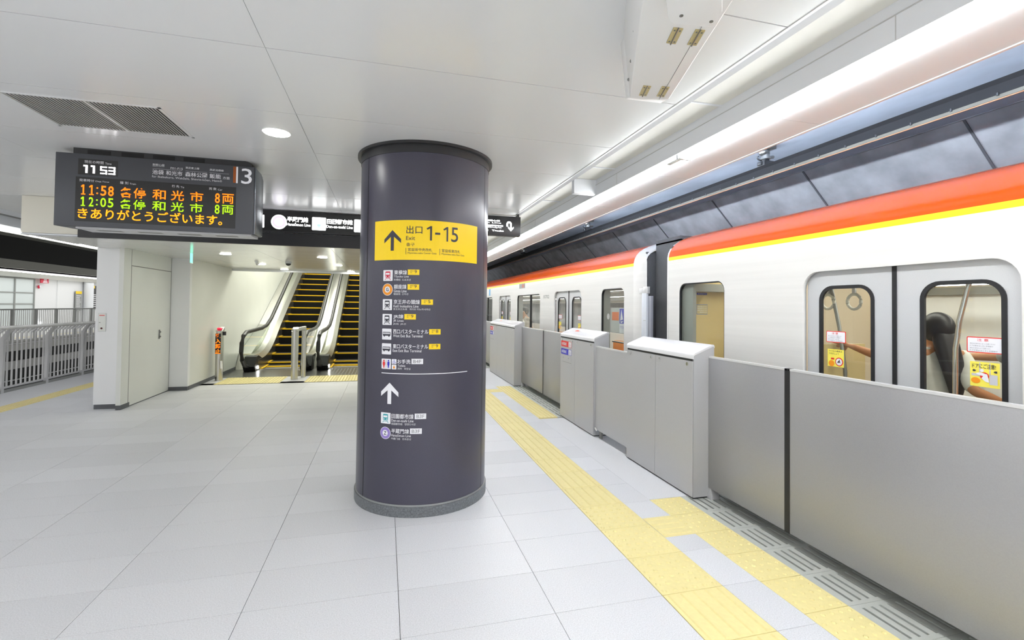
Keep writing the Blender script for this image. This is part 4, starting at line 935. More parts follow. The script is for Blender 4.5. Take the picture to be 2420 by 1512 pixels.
def car(y_near, y_far, label, doors, windows, en, ef):
    t = thing('train_car', label, 'train', (4.55, (y_near + y_far) / 2, -1.2), 'cars of the orange-roofed train')
    holes = []
    for yc, hw, gw in doors: holes.append(rrect(yc - hw, -.06, yc + hw, 1.912, .09)[0:0] + [(yc - hw, -.06), (yc + hw, -.06)] + [p for p in rrect(yc - hw, -.06, yc + hw, 1.912, .13) if p[1] > .5])
    for (a, b, z0, z1, r) in windows: holes.append(rrect(a, z0, b, z1, r))
    plate('side_panel', [[(y_near + en, -.75), (y_far - ef, -.75), (y_far - ef, 2.168), (y_near + en, 2.168)]] + holes, TX, TX + .035, M_train, t)
    obj('yellow_stripe', MB().box((TX - .0015, y_near + en, 2.168), (TX + .02, y_far - ef, 2.206)), M_yel, t)
    SP = SHOULD[1:]
    obj('orange_shoulder', shell_strip([(TX - .001, 2.206)] + SP[1:], y_near + en, y_far - ef), M_orange, t, smooth=True)
    obj('roof', shell_strip(ROOF + [(9.1 - x, z) for x, z in reversed(ROOF[:-1])], y_near + en * .6, y_far - ef * .6), M_roofg, t, smooth=True)
    obj('far_side', MB().box((5.90, y_near, -.75), (5.95, y_far, .95)).box((5.90, y_near, 1.75), (5.95, y_far, 2.2)), M_intw, t)
    obj('far_shoulder', shell_strip([(9.1 - x, z) for x, z in SHOULD], y_near + en, y_far - ef), M_orange, t, smooth=True)
    # rounded end mouldings
    P = [(TX - .001, -.75), (TX - .001, 2.206)] + SHOULD[2:]
    for ye, s, e in ((y_near, 1, en), (y_far, -1, ef)):
        mb = MB(); rows = []; K = 8
        for k in range(K + 1):
            q = PI / 2 * k / K; yy = ye + s * e * (1 - math.sin(q)); sh = e * .30 * (1 - math.cos(q))
            rows.append([(x + sh * (1 if i < 2 else max(.25, 1 - .13 * i)), yy, z - (sh * min(1, .16 * i) if i > 1 else 0)) for i, (x, z) in enumerate(P)])
        n = len(P)
        for r_ in rows: mb.v += r_
        for k in range(K):
            for i in range(n - 1): mb.f.append([k * n + i, k * n + i + 1, (k + 1) * n + i + 1, (k + 1) * n + i]); mb.mi.append(0)
        obj('end_moulding', mb, M_train, t, smooth=True)
        yw = ye + s * .02
        obj('end_wall', MB().box((TX + .075 if e > .1 else TX + .04, yw, -.75), (3.95, yw + s * .03, 2.34)).box((5.15, yw, -.75), (5.93, yw + s * .03, 2.40)).box((3.95, yw, 1.95), (5.15, yw + s * .03, 2.40)), M_bell, t)
    obj('underframe', MB().box((3.25, y_near + .2, -1.15), (5.85, y_far - .2, -.6)), M_black, t)
    # interior
    obj('cabin_floor', MB().box((3.22, y_near + .05, -.06), (5.90, y_far - .05, -.01)), M_intf, t)
    cbm = MB()
    for a, b, z in ((3.20, 3.75, 2.10), (3.75, 5.35, 2.22), (5.35, 5.9, 2.10)): cbm.box((a, y_near + .05, z), (b, y_far - .05, z + .03))
    obj('cabin_ceiling', cbm, M_int, t)
    obj('line_flow_grille', MB().box((4.35, y_near + .3, 2.185), (4.75, y_far - .3, 2.22)), M_intg, t)
    obj('cabin_tubes', MB().box((3.86, y_near + .3, 2.195), (3.96, y_far - .3, 2.215)).box((5.14, y_near + .3, 2.195), (5.24, y_far - .3, 2.215)), M_cemit, t)
    for sx in (3.62, 5.48): obj('hand_rail', MB().tube([(sx, y_near + .4, 1.88), (sx, y_far - .4, 1.88)], .016), M_chrome, t)
    obj('window_header', MB().box((5.78, y_near + .05, 1.80), (5.90, y_far - .05, 2.10)), M_intg, t)
    obj('luggage_rack', MB().box((5.45, y_near + .8, 1.70), (5.88, y_near + 2.4, 1.72)), M_steeld, t)
    sm = MB()
    for i, (a, b, z0, z1, r) in enumerate(windows):
        pass
    return t
near_doors = [(2.340, .660, .013), (-2.29, .66, .013), (-6.92, .66, .013)]
near_windows = [(3.89, 4.62, .72, 1.895, .10), (-.95, .95, .72, 1.895, .10), (-5.6, -3.6, .72, 1.895, .1)]
car1 = car(-9.0, 4.865, 'near train car with orange roof edge and a large double door at the right', near_doors, near_windows, .04, .045)
far_doors = [(8.00, .660, .013), (12.60, .66, .013), (17.2, .66, .013), (21.8, .66, .013)]
far_windows = [(5.875, 6.585, .72, 1.895, .10), (9.52, 11.31, .72, 1.895, .10), (14.12, 15.9, .72, 1.895, .10), (18.7, 20.5, .72, 1.895, .10)]
car2 = car(5.40, 25.0, 'far train car with orange roof edge, its end window behind the middle casing', far_doors, far_windows, .22, .05)
def sticker(s0, z0, s1, z1, kind, par, X):
    f0, f1_, f2_ = flat_x(X), flat_x(X - .001), flat_x(X - .002)
    w, h = s1 - s0, z1 - z0
    if kind == 'notice':
        a = shape('warning_sticker', [rrect(s0, z0, s1, z1, .006, 3)], f0, M_red, par, sub=0, label='white notice sticker with red border')
        shape('sticker_field', [rrect(s0 + .005, z0 + .005, s1 - .005, z1 - .005, .004, 3)], f1_, M_wht, a, sub=0)
        if w > .14: letters('注 意', s0 + w * .30, z1 - h * .27, s0 + w * .62, z1 - h * .10, f2_, M_red, a)
        g = mat('print_grey', (.2, .2, .22), .5)
        for i in range(4): letters('指をはさまれないようご注意ください' if i % 2 else 'ドアが閉まるときに手荷物や', s0 + w * .10, z0 + h * (.10 + .145 * i), s0 + w * (.86 - .06 * ((i * 3) % 4)), z0 + h * (.19 + .145 * i), f2_, g, a)
    elif kind == 'yellow1':
        a = shape('warning_sticker', [R4(s0, z0, s1, z1)], f0, mat('sticker_lemon', srgb(250, 235, 95), .4), par, sub=0, label='yellow sticker with a round red prohibition mark')
        letters('かけ込み乗車は', s0 + w * .10, z1 - h * .15, s1 - w * .10, z1 - h * .05, f2_, M_blk, a); letters('やめましょう', s0 + w * .10, z1 - h * .30, s0 + w * .70, z1 - h * .20, f2_, M_blk, a)
        shape('prohibition_ring', [circ(s0 + w * .72, z0 + h * .30, w * .24, 24)], f1_, M_red, a, sub=0); shape('ring_field', [circ(s0 + w * .72, z0 + h * .30, w * .19, 24)], f2_, M_wht, a, sub=0)
        shape('figure', [circ(s0 + w * .74, z0 + h * .39, w * .035, 8), [(s0 + w * .66, z0 + h * .35), (s0 + w * .78, z0 + h * .35), (s0 + w * .80, z0 + h * .22), (s0 + w * .74, z0 + h * .27), (s0 + w * .62, z0 + h * .22)]], flat_x(X - .003), M_blk, a, sub=0)
        shape('orange_bag', [circ(s0 + w * .25, z0 + h * .18, w * .18, 14)], f1_, M_orng, a, sub=0); shape('red_mark', [R4(s0 + w * .22, z0 + h * .40, s0 + w * .42, z0 + h * .50)], f1_, M_red, a, sub=0)
    else:
        a = shape('warning_sticker', [R4(s0, z0, s1, z1)], f0, mat('sticker_lemon', srgb(250, 235, 95), .4), par, sub=0, label='large yellow sticker of a figure and an orange bag caught in a door')
        letters('ドアにご注意!', s0 + w * .08, z1 - h * .26, s1 - w * .12, z1 - h * .07, f2_, M_blk, a, .01)
        shape('grey_field', [R4(s0 + w * .66, z0 + h * .12, s1 - w * .07, z0 + h * .52), R4(s0 + w * .05, z0 + h * .42, s0 + w * .34, z0 + h * .52), R4(s0 + w * .32, z0 + h * .5, s0 + w * .36, z1 - h * .03), R4(s0 + w * .66, z0 + h * .5, s0 + w * .70, z1 - h * .03)], f1_, mat('print_pale_grey', (.6, .6, .63), .5), a, sub=0)
        for sx, d in ((.16, 1), (.86, -1)): c = s0 + w * sx; zz = z1 - h * .36; shape('arrow', [[(c - d * w * .06, zz - h * .04), (c + d * w * .01, zz - h * .04), (c + d * w * .06, zz), (c + d * w * .01, zz + h * .04), (c - d * w * .06, zz + h * .04)]], f2_, M_blk, a, sub=0)
        shape('red_burst', [circ(s0 + w * .50, z0 + h * .44, w * .16, 9)], f2_, M_red, a, sub=0)
        shape('figure', [circ(s0 + w * .42, z0 + h * .66, w * .065, 14), [(s0 + w * .38, z0 + h * .58), (s0 + w * .60, z0 + h * .52), (s0 + w * .64, z0 + h * .32), (s0 + w * .66, z0 + h * .20), (s0 + w * .54, z0 + h * .22), (s0 + w * .40, z0 + h * .34), (s0 + w * .46, z0 + h * .44), (s0 + w * .24, z0 + h * .48), (s0 + w * .22, z0 + h * .54)]], flat_x(X - .003), M_wht, a, sub=0)
        shape('orange_bag', [[(s0 + w * (.20 + .16 * math.cos(t)), z0 + h * (.24 + .12 * math.sin(t))) for t in [2 * PI * i / 16 for i in range(16)]]], f2_, M_orng, a, sub=0)
def fill_doors(c, doors, full):
    for i, (yc, hw, gw) in enumerate(doors):
        lv = list(side_door(yc, hw, c, gw))
        for leaf, w0, w1 in lv:
            left = w0 > yc
            if full == 1 and i > 0: continue
            if full == 2 and i > 1: continue
            if full == 1 and not left:
                sticker(-1.95, 1.395, -1.785, 1.483, 'notice', leaf, TX + .05); sticker(-1.935, 1.208, -1.800, 1.345, 'yellow2', leaf, TX + .05)
            elif full == 1:
                sticker(-2.84, 1.385, -2.685, 1.468, 'notice', leaf, TX + .05); sticker(-2.83, 1.208, -2.70, 1.335, 'yellow1', leaf, TX + .05)
            elif left:
                sticker(-(w1 - .03), 1.40, -(w1 - .19), 1.48, 'notice', leaf, TX + .05); sticker(-(w1 - .03), 1.215, -(w1 - .155), 1.345, 'yellow1', leaf, TX + .05)
            else:
                sticker(-(w0 + .17), 1.40, -(w0 + .03), 1.48, 'notice', leaf, TX + .05); sticker(-(w0 + .16), 1.215, -(w0 + .03), 1.345, 'yellow1', leaf, TX + .05)
fill_doors(car1, near_doors, 1); fill_doors(car2, far_doors, 2)
for c, ws in ((car1, near_windows), (car2, far_windows)):
    for (a, b, z0, z1, r) in ws:
        fr = frame_ring('window_surround', a - .001, b + .001, z0 - .001, z1 + .001, r, .014, TX + .006, TX + .032, M_black, c)
        win_glass(a + .008, b - .008, z0 + .008, z1 - .008, fr, TX + .02, r)
        obj('inner_reveal', MB().box((TX + .036, a - .012, z0), (TX + .15, a, z1)).box((TX + .036, b, z0), (TX + .15, b + .012, z1)).box((TX + .036, a, z0 - .012), (TX + .15, b, z0)).box((TX + .036, a, z1), (TX + .15, b, z1 + .012)), M_intg, c)
        if b - a > 1.2: obj('mullion', MB().box((TX + .004, a + (b - a) * .40 - .018, z0), (TX + .05, a + (b - a) * .40 + .018, z1)), M_black, c)
    # far side windows and seats
ys_ = lambda a, b, z0, z1, m, nm, c, x=5.88: obj(nm, MB().box((x, a, z0), (x + .02, b, z1)), m, c)
for c, rng in ((car1, [(-8.8, -3.6), (-2.9, .9), (3.9, 4.8)]), (car2, [(5.5, 6.7), (9.3, 11.4), (13.9, 16), (18.5, 20.6)])):
    for a, b in rng:
        ys_(a, b, .0, .95, M_intw, 'far_wall_panel', c)
        obj('seat_cushion', MB().box((5.38, a + .1, .32), (5.86, b - .1, .44)), M_seat, c, bevel=.03); obj('seat_back', MB().box((5.74, a + .1, .44), (5.87, b - .1, .78)), M_seat, c, bevel=.03)
        if b - a > 1.0 or c is car2:
            obj('seat_cushion', MB().box((3.22, a + .1, .32), (3.70, b - .1, .44)), M_seat, c, bevel=.03); obj('seat_back', MB().box((3.21, a + .1, .44), (3.34, b - .1, .80)), M_seat, c, bevel=.03)
ys_(1.0, 1.68, -.01, 2.1, M_intw, 'far_wall_panel', car1); ys_(3.0, 3.9, -.01, 2.1, M_intw, 'far_wall_panel', car1, 5.86)
obj('far_wall_panel', MB().box((5.86, 1.68, -.01), (5.88, 3.0, 1.05)).box((5.86, 1.68, 1.72), (5.88, 3.0, 2.1)), M_intw, car1)
# end bulkhead of the near car, seen through its end window
eb = obj('end_bulkhead', MB().box((3.25, 4.74, -.01), (5.88, 4.765, 2.2)), M_intb, car1)
obj('bulkhead_header', MB().box((3.34, 4.60, 1.815), (3.95, 4.735, 1.90)), M_intg, car1)
obj('window_pillar', MB().box((3.20, 4.44, .6), (3.24, 4.60, 1.93)), M_intg, car1)
fb = flat_y(4.738); fb2 = flat_y(4.7365)
bp = shape('blue_plate', [rrect(3.463, 1.780, 3.600, 1.806, .006, 3)], fb, M_blue, eb, sub=0); letters('優先席付近では', 3.475, 1.786, 3.588, 1.800, fb2, M_wht, bp)
nb = shape('notice', [R4(3.462, 1.555, 3.607, 1.672)], fb, mat('notice_blue', srgb(120, 135, 190), .5), eb, sub=0); shape('notice_field', [R4(3.466, 1.562, 3.603, 1.665)], fb2, mat('notice_cream', srgb(205, 190, 140), .5), nb, sub=0)
for i in range(4): letters('携帯電話の電源をお切りください', 3.472 + (.03 if i == 0 else 0), 1.575 + .021 * i, 3.598, 1.588 + .021 * i, flat_y(4.735), M_wht, nb, .01)
obj('beige_partition', MB().box((3.26, 3.02, .4), (3.80, 3.05, 1.35)), M_intb, car1)
obj('beige_panel', MB().box((4.0, 3.9, -.01), (5.05, 3.93, 2.1)), mat('cabin_sand', srgb(214, 198, 172), .4), car1)
obj('partition_post', MB().box((5.0, 3.86, -.01), (5.12, 3.94, 2.1)), M_intb, car1)
obj('far_door_leaf', MB().box((5.82, 3.0, -.01), (5.86, 4.72, 2.05)), M_intw, car1)
obj('far_door_window', MB().box((5.81, 3.95, .9), (5.825, 4.50, 1.50)), mat('far_window_grey', (.30, .33, .40), .3), car1)
obj('far_window_glow', MB().box((5.81, 3.95, 1.52), (5.825, 4.50, 1.85)), mat('far_view_glow', (1, 1, 1), .5, emit=1.2), car1)  # no lamp: emissive sheet added for the bright view through the far window
# posters and rail in the far car's end window
ew = obj('poster_white', MB().box((3.19, 5.99, 1.27), (3.193, 6.33, 1.62)), mat('poster_pale', (.55, .56, .55), .5), car2)
obj('poster_orange', MB().box((3.187, 6.10, 1.44), (3.19, 6.30, 1.56)), mat('poster_orange', srgb(235, 120, 60), .5), car2)
pb = obj('poster_blue', MB().box((3.184, 5.93, 1.27), (3.187, 6.07, 1.62)), M_wht, car2)
shape('sail_mark', [R4(-6.065, 1.40, -5.935, 1.61)], flat_x(3.183), M_blue, pb, sub=0); shape('sail', [[(-6.01, 1.60), (-5.96, 1.46), (-6.045, 1.44)], [(-6.05, 1.425), (-5.95, 1.44), (-6.0, 1.408)]], flat_x(3.182), M_wht, pb, sub=0)
letters('千代田', -6.055, 1.33, -5.945, 1.37, flat_x(3.183), M_lilac, pb)
obj('round_sticker', MB().tube([(3.186, 6.42, 1.49), (3.189, 6.42, 1.49)], .045, 20), mat('sticker_pink', (.72, .66, .70), .5), car2)
obj('window_rail', MB().tube([(3.30, 5.85, 1.12), (3.30, 6.5, 1.12)], .012), M_steeld, car2)
# number, destination display, blue plate on the far car
letters('10702', -9.30, 1.792, -8.94, 1.862, flat_x(TX - .002), M_raild, car2, .012)
ld = obj('destination_display', MB().box((TX - .004, 10.64, 2.055), (TX + .01, 11.12, 2.165)), M_raild, car2)
obj('display_glow', MB().box((TX - .006, 10.70, 2.07), (TX - .004, 10.88, 2.15)), mat('led_dim_red', (.3, .12, .1), .5, emit=.15, emitcol=(1, .2, .1)), ld)
obj('blue_plate', MB().box((TX - .003, 14.40, 1.95), (TX + .01, 14.62, 2.15)), mat('plate_sky', srgb(110, 170, 210), .4), car2)
gw = car2
obj('bellows', MB().box((3.34, 4.875, -.6), (3.42, 5.395, 2.44)).box((5.6, 4.875, -.6), (5.68, 5.395, 2.26)).box((3.34, 4.875, 2.42), (5.68, 5.395, 2.48)), M_bell, gw)
gg = obj('gap_guard', MB().box((3.10, 5.22, .35), (3.13, 5.33, 1.81)), mat('guard_pale', (.62, .65, .69), .4), car2, bevel=.004, label='pale vertical anti-fall plate')
obj('side_flange', MB().box((3.13, 5.16, .35), (3.16, 5.22, 1.77)), mat('guard_grey', (.32, .33, .37), .4), gg)
obj('bracket', MB().box((3.10, 5.20, 1.80), (3.14, 5.30, 1.885)).box((3.115, 5.29, 1.80), (3.155, 5.42, 1.87)), M_edge, gg, bevel=.005)
for y in (5.24, 5.27): obj('bolt', MB().sphere((3.098, y, 1.47), .006), M_steel, gg)
# poles, straps
for k, (pts, lab) in enumerate((([(3.52, 3.10, 2.10), (3.51, 3.07, 1.8), (3.50, 2.99, 1.48), (3.49, 2.935, 1.15), (3.49, 2.92, .3)], 'left curved grab pole behind the left door window'), ([(3.52, 2.07, 2.10), (3.51, 2.10, 1.88), (3.50, 2.125, 1.776), (3.50, 2.152, 1.654), (3.50, 2.172, 1.563), (3.50, 2.180, 1.484), (3.50, 2.193, 1.387), (3.49, 2.20, .3)], 'right curved chrome grab pole behind the right door window'))):
    t = obj('grab_pole', MB().tube(pts, .014, 12), M_chrome if k else M_steeld, car1, smooth=True, label=lab); obj('pole_socket', MB().cyl(pts[0][:2], .035, 2.085, 2.10, 16), M_chrome, t)
for y in (2.867, 3.092, 1.62):
    t = obj('strap_handle', MB().tube([(3.50, y + .055 * math.sin(a), 1.69 + .058 * math.cos(a)) for a in [2 * PI * i / 18 for i in range(19)]], .012, 8), mat('strap_cream', (.8, .78, .68), .4), car1, smooth=True)
    obj('strap', MB().box((3.492, y - .012, 1.745), (3.508, y + .012, 1.90)), M_intw, t)
obj('strap_rail', MB().tube([(3.50, 1.2, 1.90), (3.50, 3.5, 1.90)], .014), M_chrome, car1)

# ================================================================ ESCALATORS
NOSE = [(13.02, .0), (13.40, .02), (13.76, .082), (14.23, .256), (14.64, .459)]
while NOSE[-1][0] < 21.5: NOSE.append((NOSE[-1][0] + .4275, NOSE[-1][1] + .2095))
def esc_line(y, off=0.0):
    if y < 13.2: return off
    if y < 15.1: u = (y - 13.2) / 1.9; return off + .657 * u * u * (1.15 - .15 * u)
    return off + .657 + (y - 15.1) * .49
def rail_path(x, y_hi=20.5):
    P = [(12.55, .10), (12.25, .18), (12.05, .33), (11.97, .52), (12.00, .72), (12.12, .87), (12.36, .945), (13.0, .955), (13.8, .97), (14.35, 1.03), (14.85, 1.20)]
    y, z = 14.85, 1.20
    while y < y_hi: y += .5; z += .257; P.append((y, z))
    return [(x, a, b) for a, b in P]
def escalator(x0, x1, label):
    t = thing('escalator', label, 'escalator', ((x0 + x1) / 2, 13, 0), 'escalators going up from the platform')
    for k in range(1, len(NOSE) - 1):
        y, z = NOSE[k]; y2, z2 = NOSE[k + 1]
        s = obj('step', MB().box((x0, y + .002, z - .02), (x1, y2 + .05, z)).box((x0, y2 - .002, z), (x1, y2 + .03, z2)), M_step, t)
        obj('yellow_edge', MB().box((x0, y - .006, z - .030), (x1, y + .030, z + .004)).box((x0, y, z + .001), (x0 + .035, y2 - .01, z + .005)).box((x1 - .035, y, z + .001), (x1, y2 - .01, z + .005)), M_stepy, s)
    obj('comb_plate', MB().box((x0 - .02, 12.86, 0), (x1 + .02, 13.03, .006)), M_steeld, t)
    for xe in (x0, x1 - .04): obj('entry_edge', MB().box((xe, 12.98, .004), (xe + .04, 13.45, .02)), M_stepy, t)
    for s, xx in ((-1, x0), (1, x1)):
        xo = xx + s * .26; ys = [12.75 + .25 * i for i in range(33)]
        # black skirt newel, bright inner deck, glass, handrail
        sk = MB(); n = len(ys)
        lo = [(xx, y, esc_line(y) - .12 if y > 13.4 else 0) for y in ys]; hi = [(xx, y, esc_line(y, .26) if y > 13.0 else .26) for y in ys]
        sk.v += lo + hi
        for i in range(n - 1): sk.f.append([i, i + 1, n + i + 1, n + i]); sk.mi.append(0)
        obj('skirt', sk, M_black if False else M_steeld, t)
        dk = MB(); zt = lambda y: esc_line(y, .26) if y > 13.0 else .26
        a_ = [(xx, y, zt(y)) for y in ys]; b_ = [(xx + s * .10, y, zt(y) + .10) for y in ys]; c_ = [(xo, y, zt(y) + .10) for y in ys]
        dk.v += a_ + b_ + c_
        for i in range(n - 1):
            dk.f.append([i, i + 1, n + i + 1, n + i]); dk.f.append([n + i, n + i + 1, 2 * n + i + 1, 2 * n + i]); dk.mi += [0, 0]
        obj('bright_deck', dk, M_steel, t, smooth=True)
        obj('newel_base', MB().prism([(12.55, 0), (13.15, 0), (13.15, .26), (12.8, .36), (12.62, .34), (12.45, .12)], 'x', xx + s * .002, xo), M_black, t)
        lp = obj('step_light', MB().tube([(xx - s * .012, 12.74, .075), (xx + s * .004, 12.74, .075)], .038, 16), M_down, t)
        rp = rail_path(xx + s * .17); gl = MB(); gp = [p for p in rp if p[2] > 0]
        m_ = len(gp); 
        loz = [(xx + s * .17, max(p[1], 12.35), max(.12, (zt(max(p[1], 12.9)) + .05) if p[1] > 12.9 else .12)) for p in gp]
        gl.v += [(p[0], p[1], p[2]) for p in gp] + loz
        for i in range(m_ - 1): gl.f.append([i, i + 1, m_ + i + 1, m_ + i]); gl.mi.append(0)
        obj('glass_balustrade', gl, M_glass2, t)
        obj('handrail', MB().tube(rp, .047, 12), M_black, t, smooth=True)
    return t
escalator(-2.95, -1.97, 'left escalator going up beside the white wall, black steps with yellow edges')
escalator(-1.33, -.35, 'right escalator going up, partly hidden by the dark pillar')
tr = struct('trim_4', MB().prism([(12.9, .0), (13.2, .36), (15.1, 1.02), (21, 3.91), (21, 3.6), (15.1, .6), (13.4, 0)], 'x', -1.71, -1.59), M_steel)
obj('side_cover', MB().prism([(12.9, .0), (13.2, .36), (15.1, 1.02), (21, 3.91), (21, 3.6), (15.1, .6), (13.4, 0)], 'x', -3.49, -3.21), M_steel, tr)
obj('side_cover', MB().prism([(12.9, .0), (13.2, .36), (15.1, 1.02), (21, 3.91), (21, 3.6), (15.1, .6), (13.4, 0)], 'x', -.09, .35), M_steel, tr)
lpz = struct('floor_landing', MB().box((-3.5, 11.552, -.02), (.36, 12.86, .001)), M_steeld)
for i in range(46): obj('groove', MB().box((-3.2 + .075 * i, 11.56, .001), (-3.19 + .075 * i, 12.85, .0022)), M_cabdark, lpz) if -3.2 + .075 * i > -1.3 else None
struct('floor_shaft', MB().box((-3.5, 13.0, -.3), (.36, 24, -.05)), M_slab)
def bollard(x, y, label, lit):
    t = thing('bollard', label, 'bollard', (x, y, 0), 'steel escalator bollards')
    pr = [(x + .07 * math.cos(a), y + .10 * math.sin(a)) for a in [2 * PI * i / 24 for i in range(24)]]
    obj('post', MB().prism(pr, 'z', 0, 1.03 if lit else 1.08), M_steel, t, smooth=True)
    top = [(a, b) for a, b in pr]
    obj('slanted_cap', MB().hexa([(x - .068, y - .09, 1.02), (x + .068, y - .09, 1.02), (x + .068, y + .09, 1.02), (x - .068, y + .09, 1.02), (x - .06, y - .08, 1.04), (x + .06, y - .08, 1.04), (x + .06, y + .09, 1.12), (x - .06, y + .09, 1.12)]), M_steel, t, bevel=.02)
    if lit:
        ff = lambda s, z: (s, y - .0995 - .003, z)
        ds = shape('display_strip', [R4(x - .052, .56, x + .052, .985)], lambda s, z: (s, y - .103, z), M_screen, t, sub=0, label='glowing orange no-entry characters')
        for i, ch in enumerate('進入禁止'): letters(ch, x - .050, .885 - .106 * i, x + .050, .980 - .106 * i, lambda s, z: (s, y - .106, z), M_led_o, ds, .03)
        obj('red_lamp', MB().sphere((x - .005, y - .01, 1.085), .05, 14, 8, (1, 1.3, .35)), mat('lamp_red', (.9, .03, .06), .3, emit=.9, emitcol=(1, .03, .08)), t, smooth=True)
        obj('side_sensor', MB().box((x + .065, y - .02, .94), (x + .115, y + .02, 1.02)), M_blackp, t, bevel=.004)
        obj('white_label', MB().box((x + .045, y - .095, .25), (x + .07, y - .05, .41)), M_wht, t)
    else:
        obj('rear_post', MB().prism([(x + .13 + .05 * math.cos(a), y + .32 + .05 * math.sin(a)) for a in [2 * PI * i / 16 for i in range(16)]], 'z', 0, 1.06), M_steel, t, smooth=True)
        obj('cross_arm', MB().hexa([(x + .03, y + .06, 1.03), (x + .18, y + .30, 1.03), (x + .14, y + .34, 1.03), (x - .01, y + .1, 1.03), (x + .03, y + .06, 1.10), (x + .18, y + .30, 1.13), (x + .14, y + .34, 1.13), (x - .01, y + .1, 1.10)]), M_steel, t, bevel=.01)
bollard(-3.34, 11.24, 'steel bollard with red lamp and orange no-entry characters by the white wall', True)
bollard(-1.86, 11.12, 'plain steel double bollard between the two escalators', False)
# ================================================================ LEFT SIDE: GUARDRAIL, VOID, OPPOSITE PLATFORM
gr = thing('guardrail', 'light grey railing with vertical bars at the left platform edge', 'railing', (-6.4, 11, 0))
obj('hand_rail', MB().tube([(-6.30, 5, 1.145), (-6.30, 17, 1.145)], .032, 12), mat('rail_top', (.70, .70, .68), .35), gr, smooth=True)
obj('bottom_rail', MB().box((-6.43, 5, .075), (-6.39, 17, .105)), M_rail, gr)
obj('toe_board', MB().box((-6.44, 5, .0), (-6.40, 17, .05)), M_raild, gr)
BAR = mesh_from('baluster', MB().prism([(-.010, 0), (.010, 0), (.010, .93), (.108, 1.03), (.090, 1.04), (-.010, .95)], 'y', -.011, .011), M_rail)
PST = mesh_from('post', MB().prism([(-.03, 0), (.02, 0), (.03, .92), (.125, 1.12), (.085, 1.12), (-.025, .95)], 'y', -.03, .03), M_rail)
yy = 6.88
while yy < 16.9:
    inst('post', PST, (-6.41, yy, 0), gr)
    for k in range(1, 10): inst('baluster', BAR, (-6.41, yy + .1135 * k, .09), gr)
    yy += 1.135
op = struct('floor_opposite', MB().box((-22, 8, -.42), (-14.6, 60, 0)), mat('opposite_floor', (.62, .62, .60), .6))
obj('tactile_band', MB().box((-15.45, 8, 0), (-15.15, 60, .006)), M_tac, op)
vo = struct('wall_void', MB().box((-14.66, 8, -.86), (-14.62, 60, -.42)).box((-14.66, 8, -1.2), (-14.62, 60, -.86)), M_dark)
obj('edge_beam', MB().box((-14.62, 8, -.44), (-14.55, 60, -.03)), mat('beam_pale', (.42, .42, .40), .6), vo)
obj('middle_beam', MB().box((-14.62, 8, -1.17), (-14.50, 60, -.84)), mat('beam_mid', (.34, .34, .33), .6), vo)
obj('lower_wall', MB().box((-14.70, 8, -6), (-14.62, 60, -1.17)), M_dark, vo)
obj('cable', MB().tube([(-14.45, 8, -1.60), (-14.45, 60, -1.60)], .02), M_rail, vo)
obj('pipe', MB().tube([(-14.48, 8, -.14), (-14.48, 60, -.14)], .025), M_rail, vo)
struct('floor_void', MB().box((-14.6, 3, -6.1), (-6.46, 60, -6)), M_dark)
oc2 = struct('ceiling_opposite', MB().box((-22, 8, 2.86), (-14.6, 60, 3.0)), M_cove)
obj('fascia_beam', MB().box((-14.66, 8, 2.92), (-14.56, 60, 3.28)), mat('beam_grey', (.30, .30, .27), .7), oc2)
obj('fascia_lower', MB().box((-14.72, 8, 2.82), (-14.60, 60, 2.93)), M_rail, oc2)
struct('ceiling_void', MB().box((-14.6, 3, 5.2), (-5.95, 60, 5.3)).box((-14.62, 3, 3.27), (-14.56, 60, 5.25)), M_dark)
tt = thing('tube_light', 'long thin white tube line on the far side of the void, left', 'ceiling light', (-14.6, 30, 2.8))
obj('glowing_tube', MB().box((-14.62, 8, 2.785), (-14.56, 60, 2.812)), mat('far_tube', (1, 1, 1), .5, emit=14), tt)
wo = struct('wall_opposite', MB().box((-19.1, 34.6, 0), (-19.0, 60, 2.9)).box((-19.1, 8, 0), (-19.05, 34.6, 2.9)), mat('opposite_wall', (.84, .85, .86), .5))
obj('rib_column', MB().cyl((-18.72, 37.15), .25, 0, 2.9, 20), M_fascia, wo, smooth=True)
sw = thing('glazed_screen', 'grey framed frosted glass screen wall across the void at the far left', 'screen wall', (-19, 28, 0))
for k in range(9):
    y1 = 32.55 - 1.45 * k
    for z0, z1 in ((.1, 1.42), (1.46, 2.03), (2.07, 2.78)):
        obj('frosted_pane', MB().box((-18.99, y1 - 1.41, z0), (-18.97, y1 - .04, z1)), mat('frosted', (.70, .76, .76), .3), sw)
    obj('upright', MB().box((-19.0, y1 - .04, 0), (-18.93, y1 + .04, 2.84)), M_raild, sw)
for z in (1.43, 2.04, 2.80): obj('crossbar', MB().box((-19.0, 19.5, z - .03), (-18.94, 32.6, z + .03)), M_raild, sw)
fr = thing('guardrail', 'distant grey railing on the opposite platform edge', 'railing', (-14.6, 27, 0))
obj('hand_rail', MB().tube([(-14.6, 12, 1.25), (-14.6, 45, 1.25)], .03, 8), M_raild, fr)
mbf = MB()
y = 12.0
while y < 45: mbf.box((-14.61, y, 0), (-14.59, y + .022, 1.23)); y += .12
obj('balusters', mbf, M_rail, fr, kind='stuff')
for k in range(16): obj('post', MB().box((-14.64, 13.04 + 1.345 * k, 0), (-14.56, 13.14 + 1.345 * k, 1.24)), M_raild, fr)
sr = thing('red_sign', 'small red hanging sign across the void at the far left', 'sign', (-18.8, 33.1, 2.9))
obj('sign_panel', MB().box((-18.82, 32.75, 2.62), (-18.78, 33.40, CZ - .02)), M_crim, sr)
shape('lettering', [R4(-33.22, 2.78, -32.98, 2.84), R4(-33.26, 2.70, -32.94, 2.74), R4(-33.3, 2.645, -32.9, 2.675)], lambda s, z: (-18.77, -s, z), M_wht, sr, sub=0)
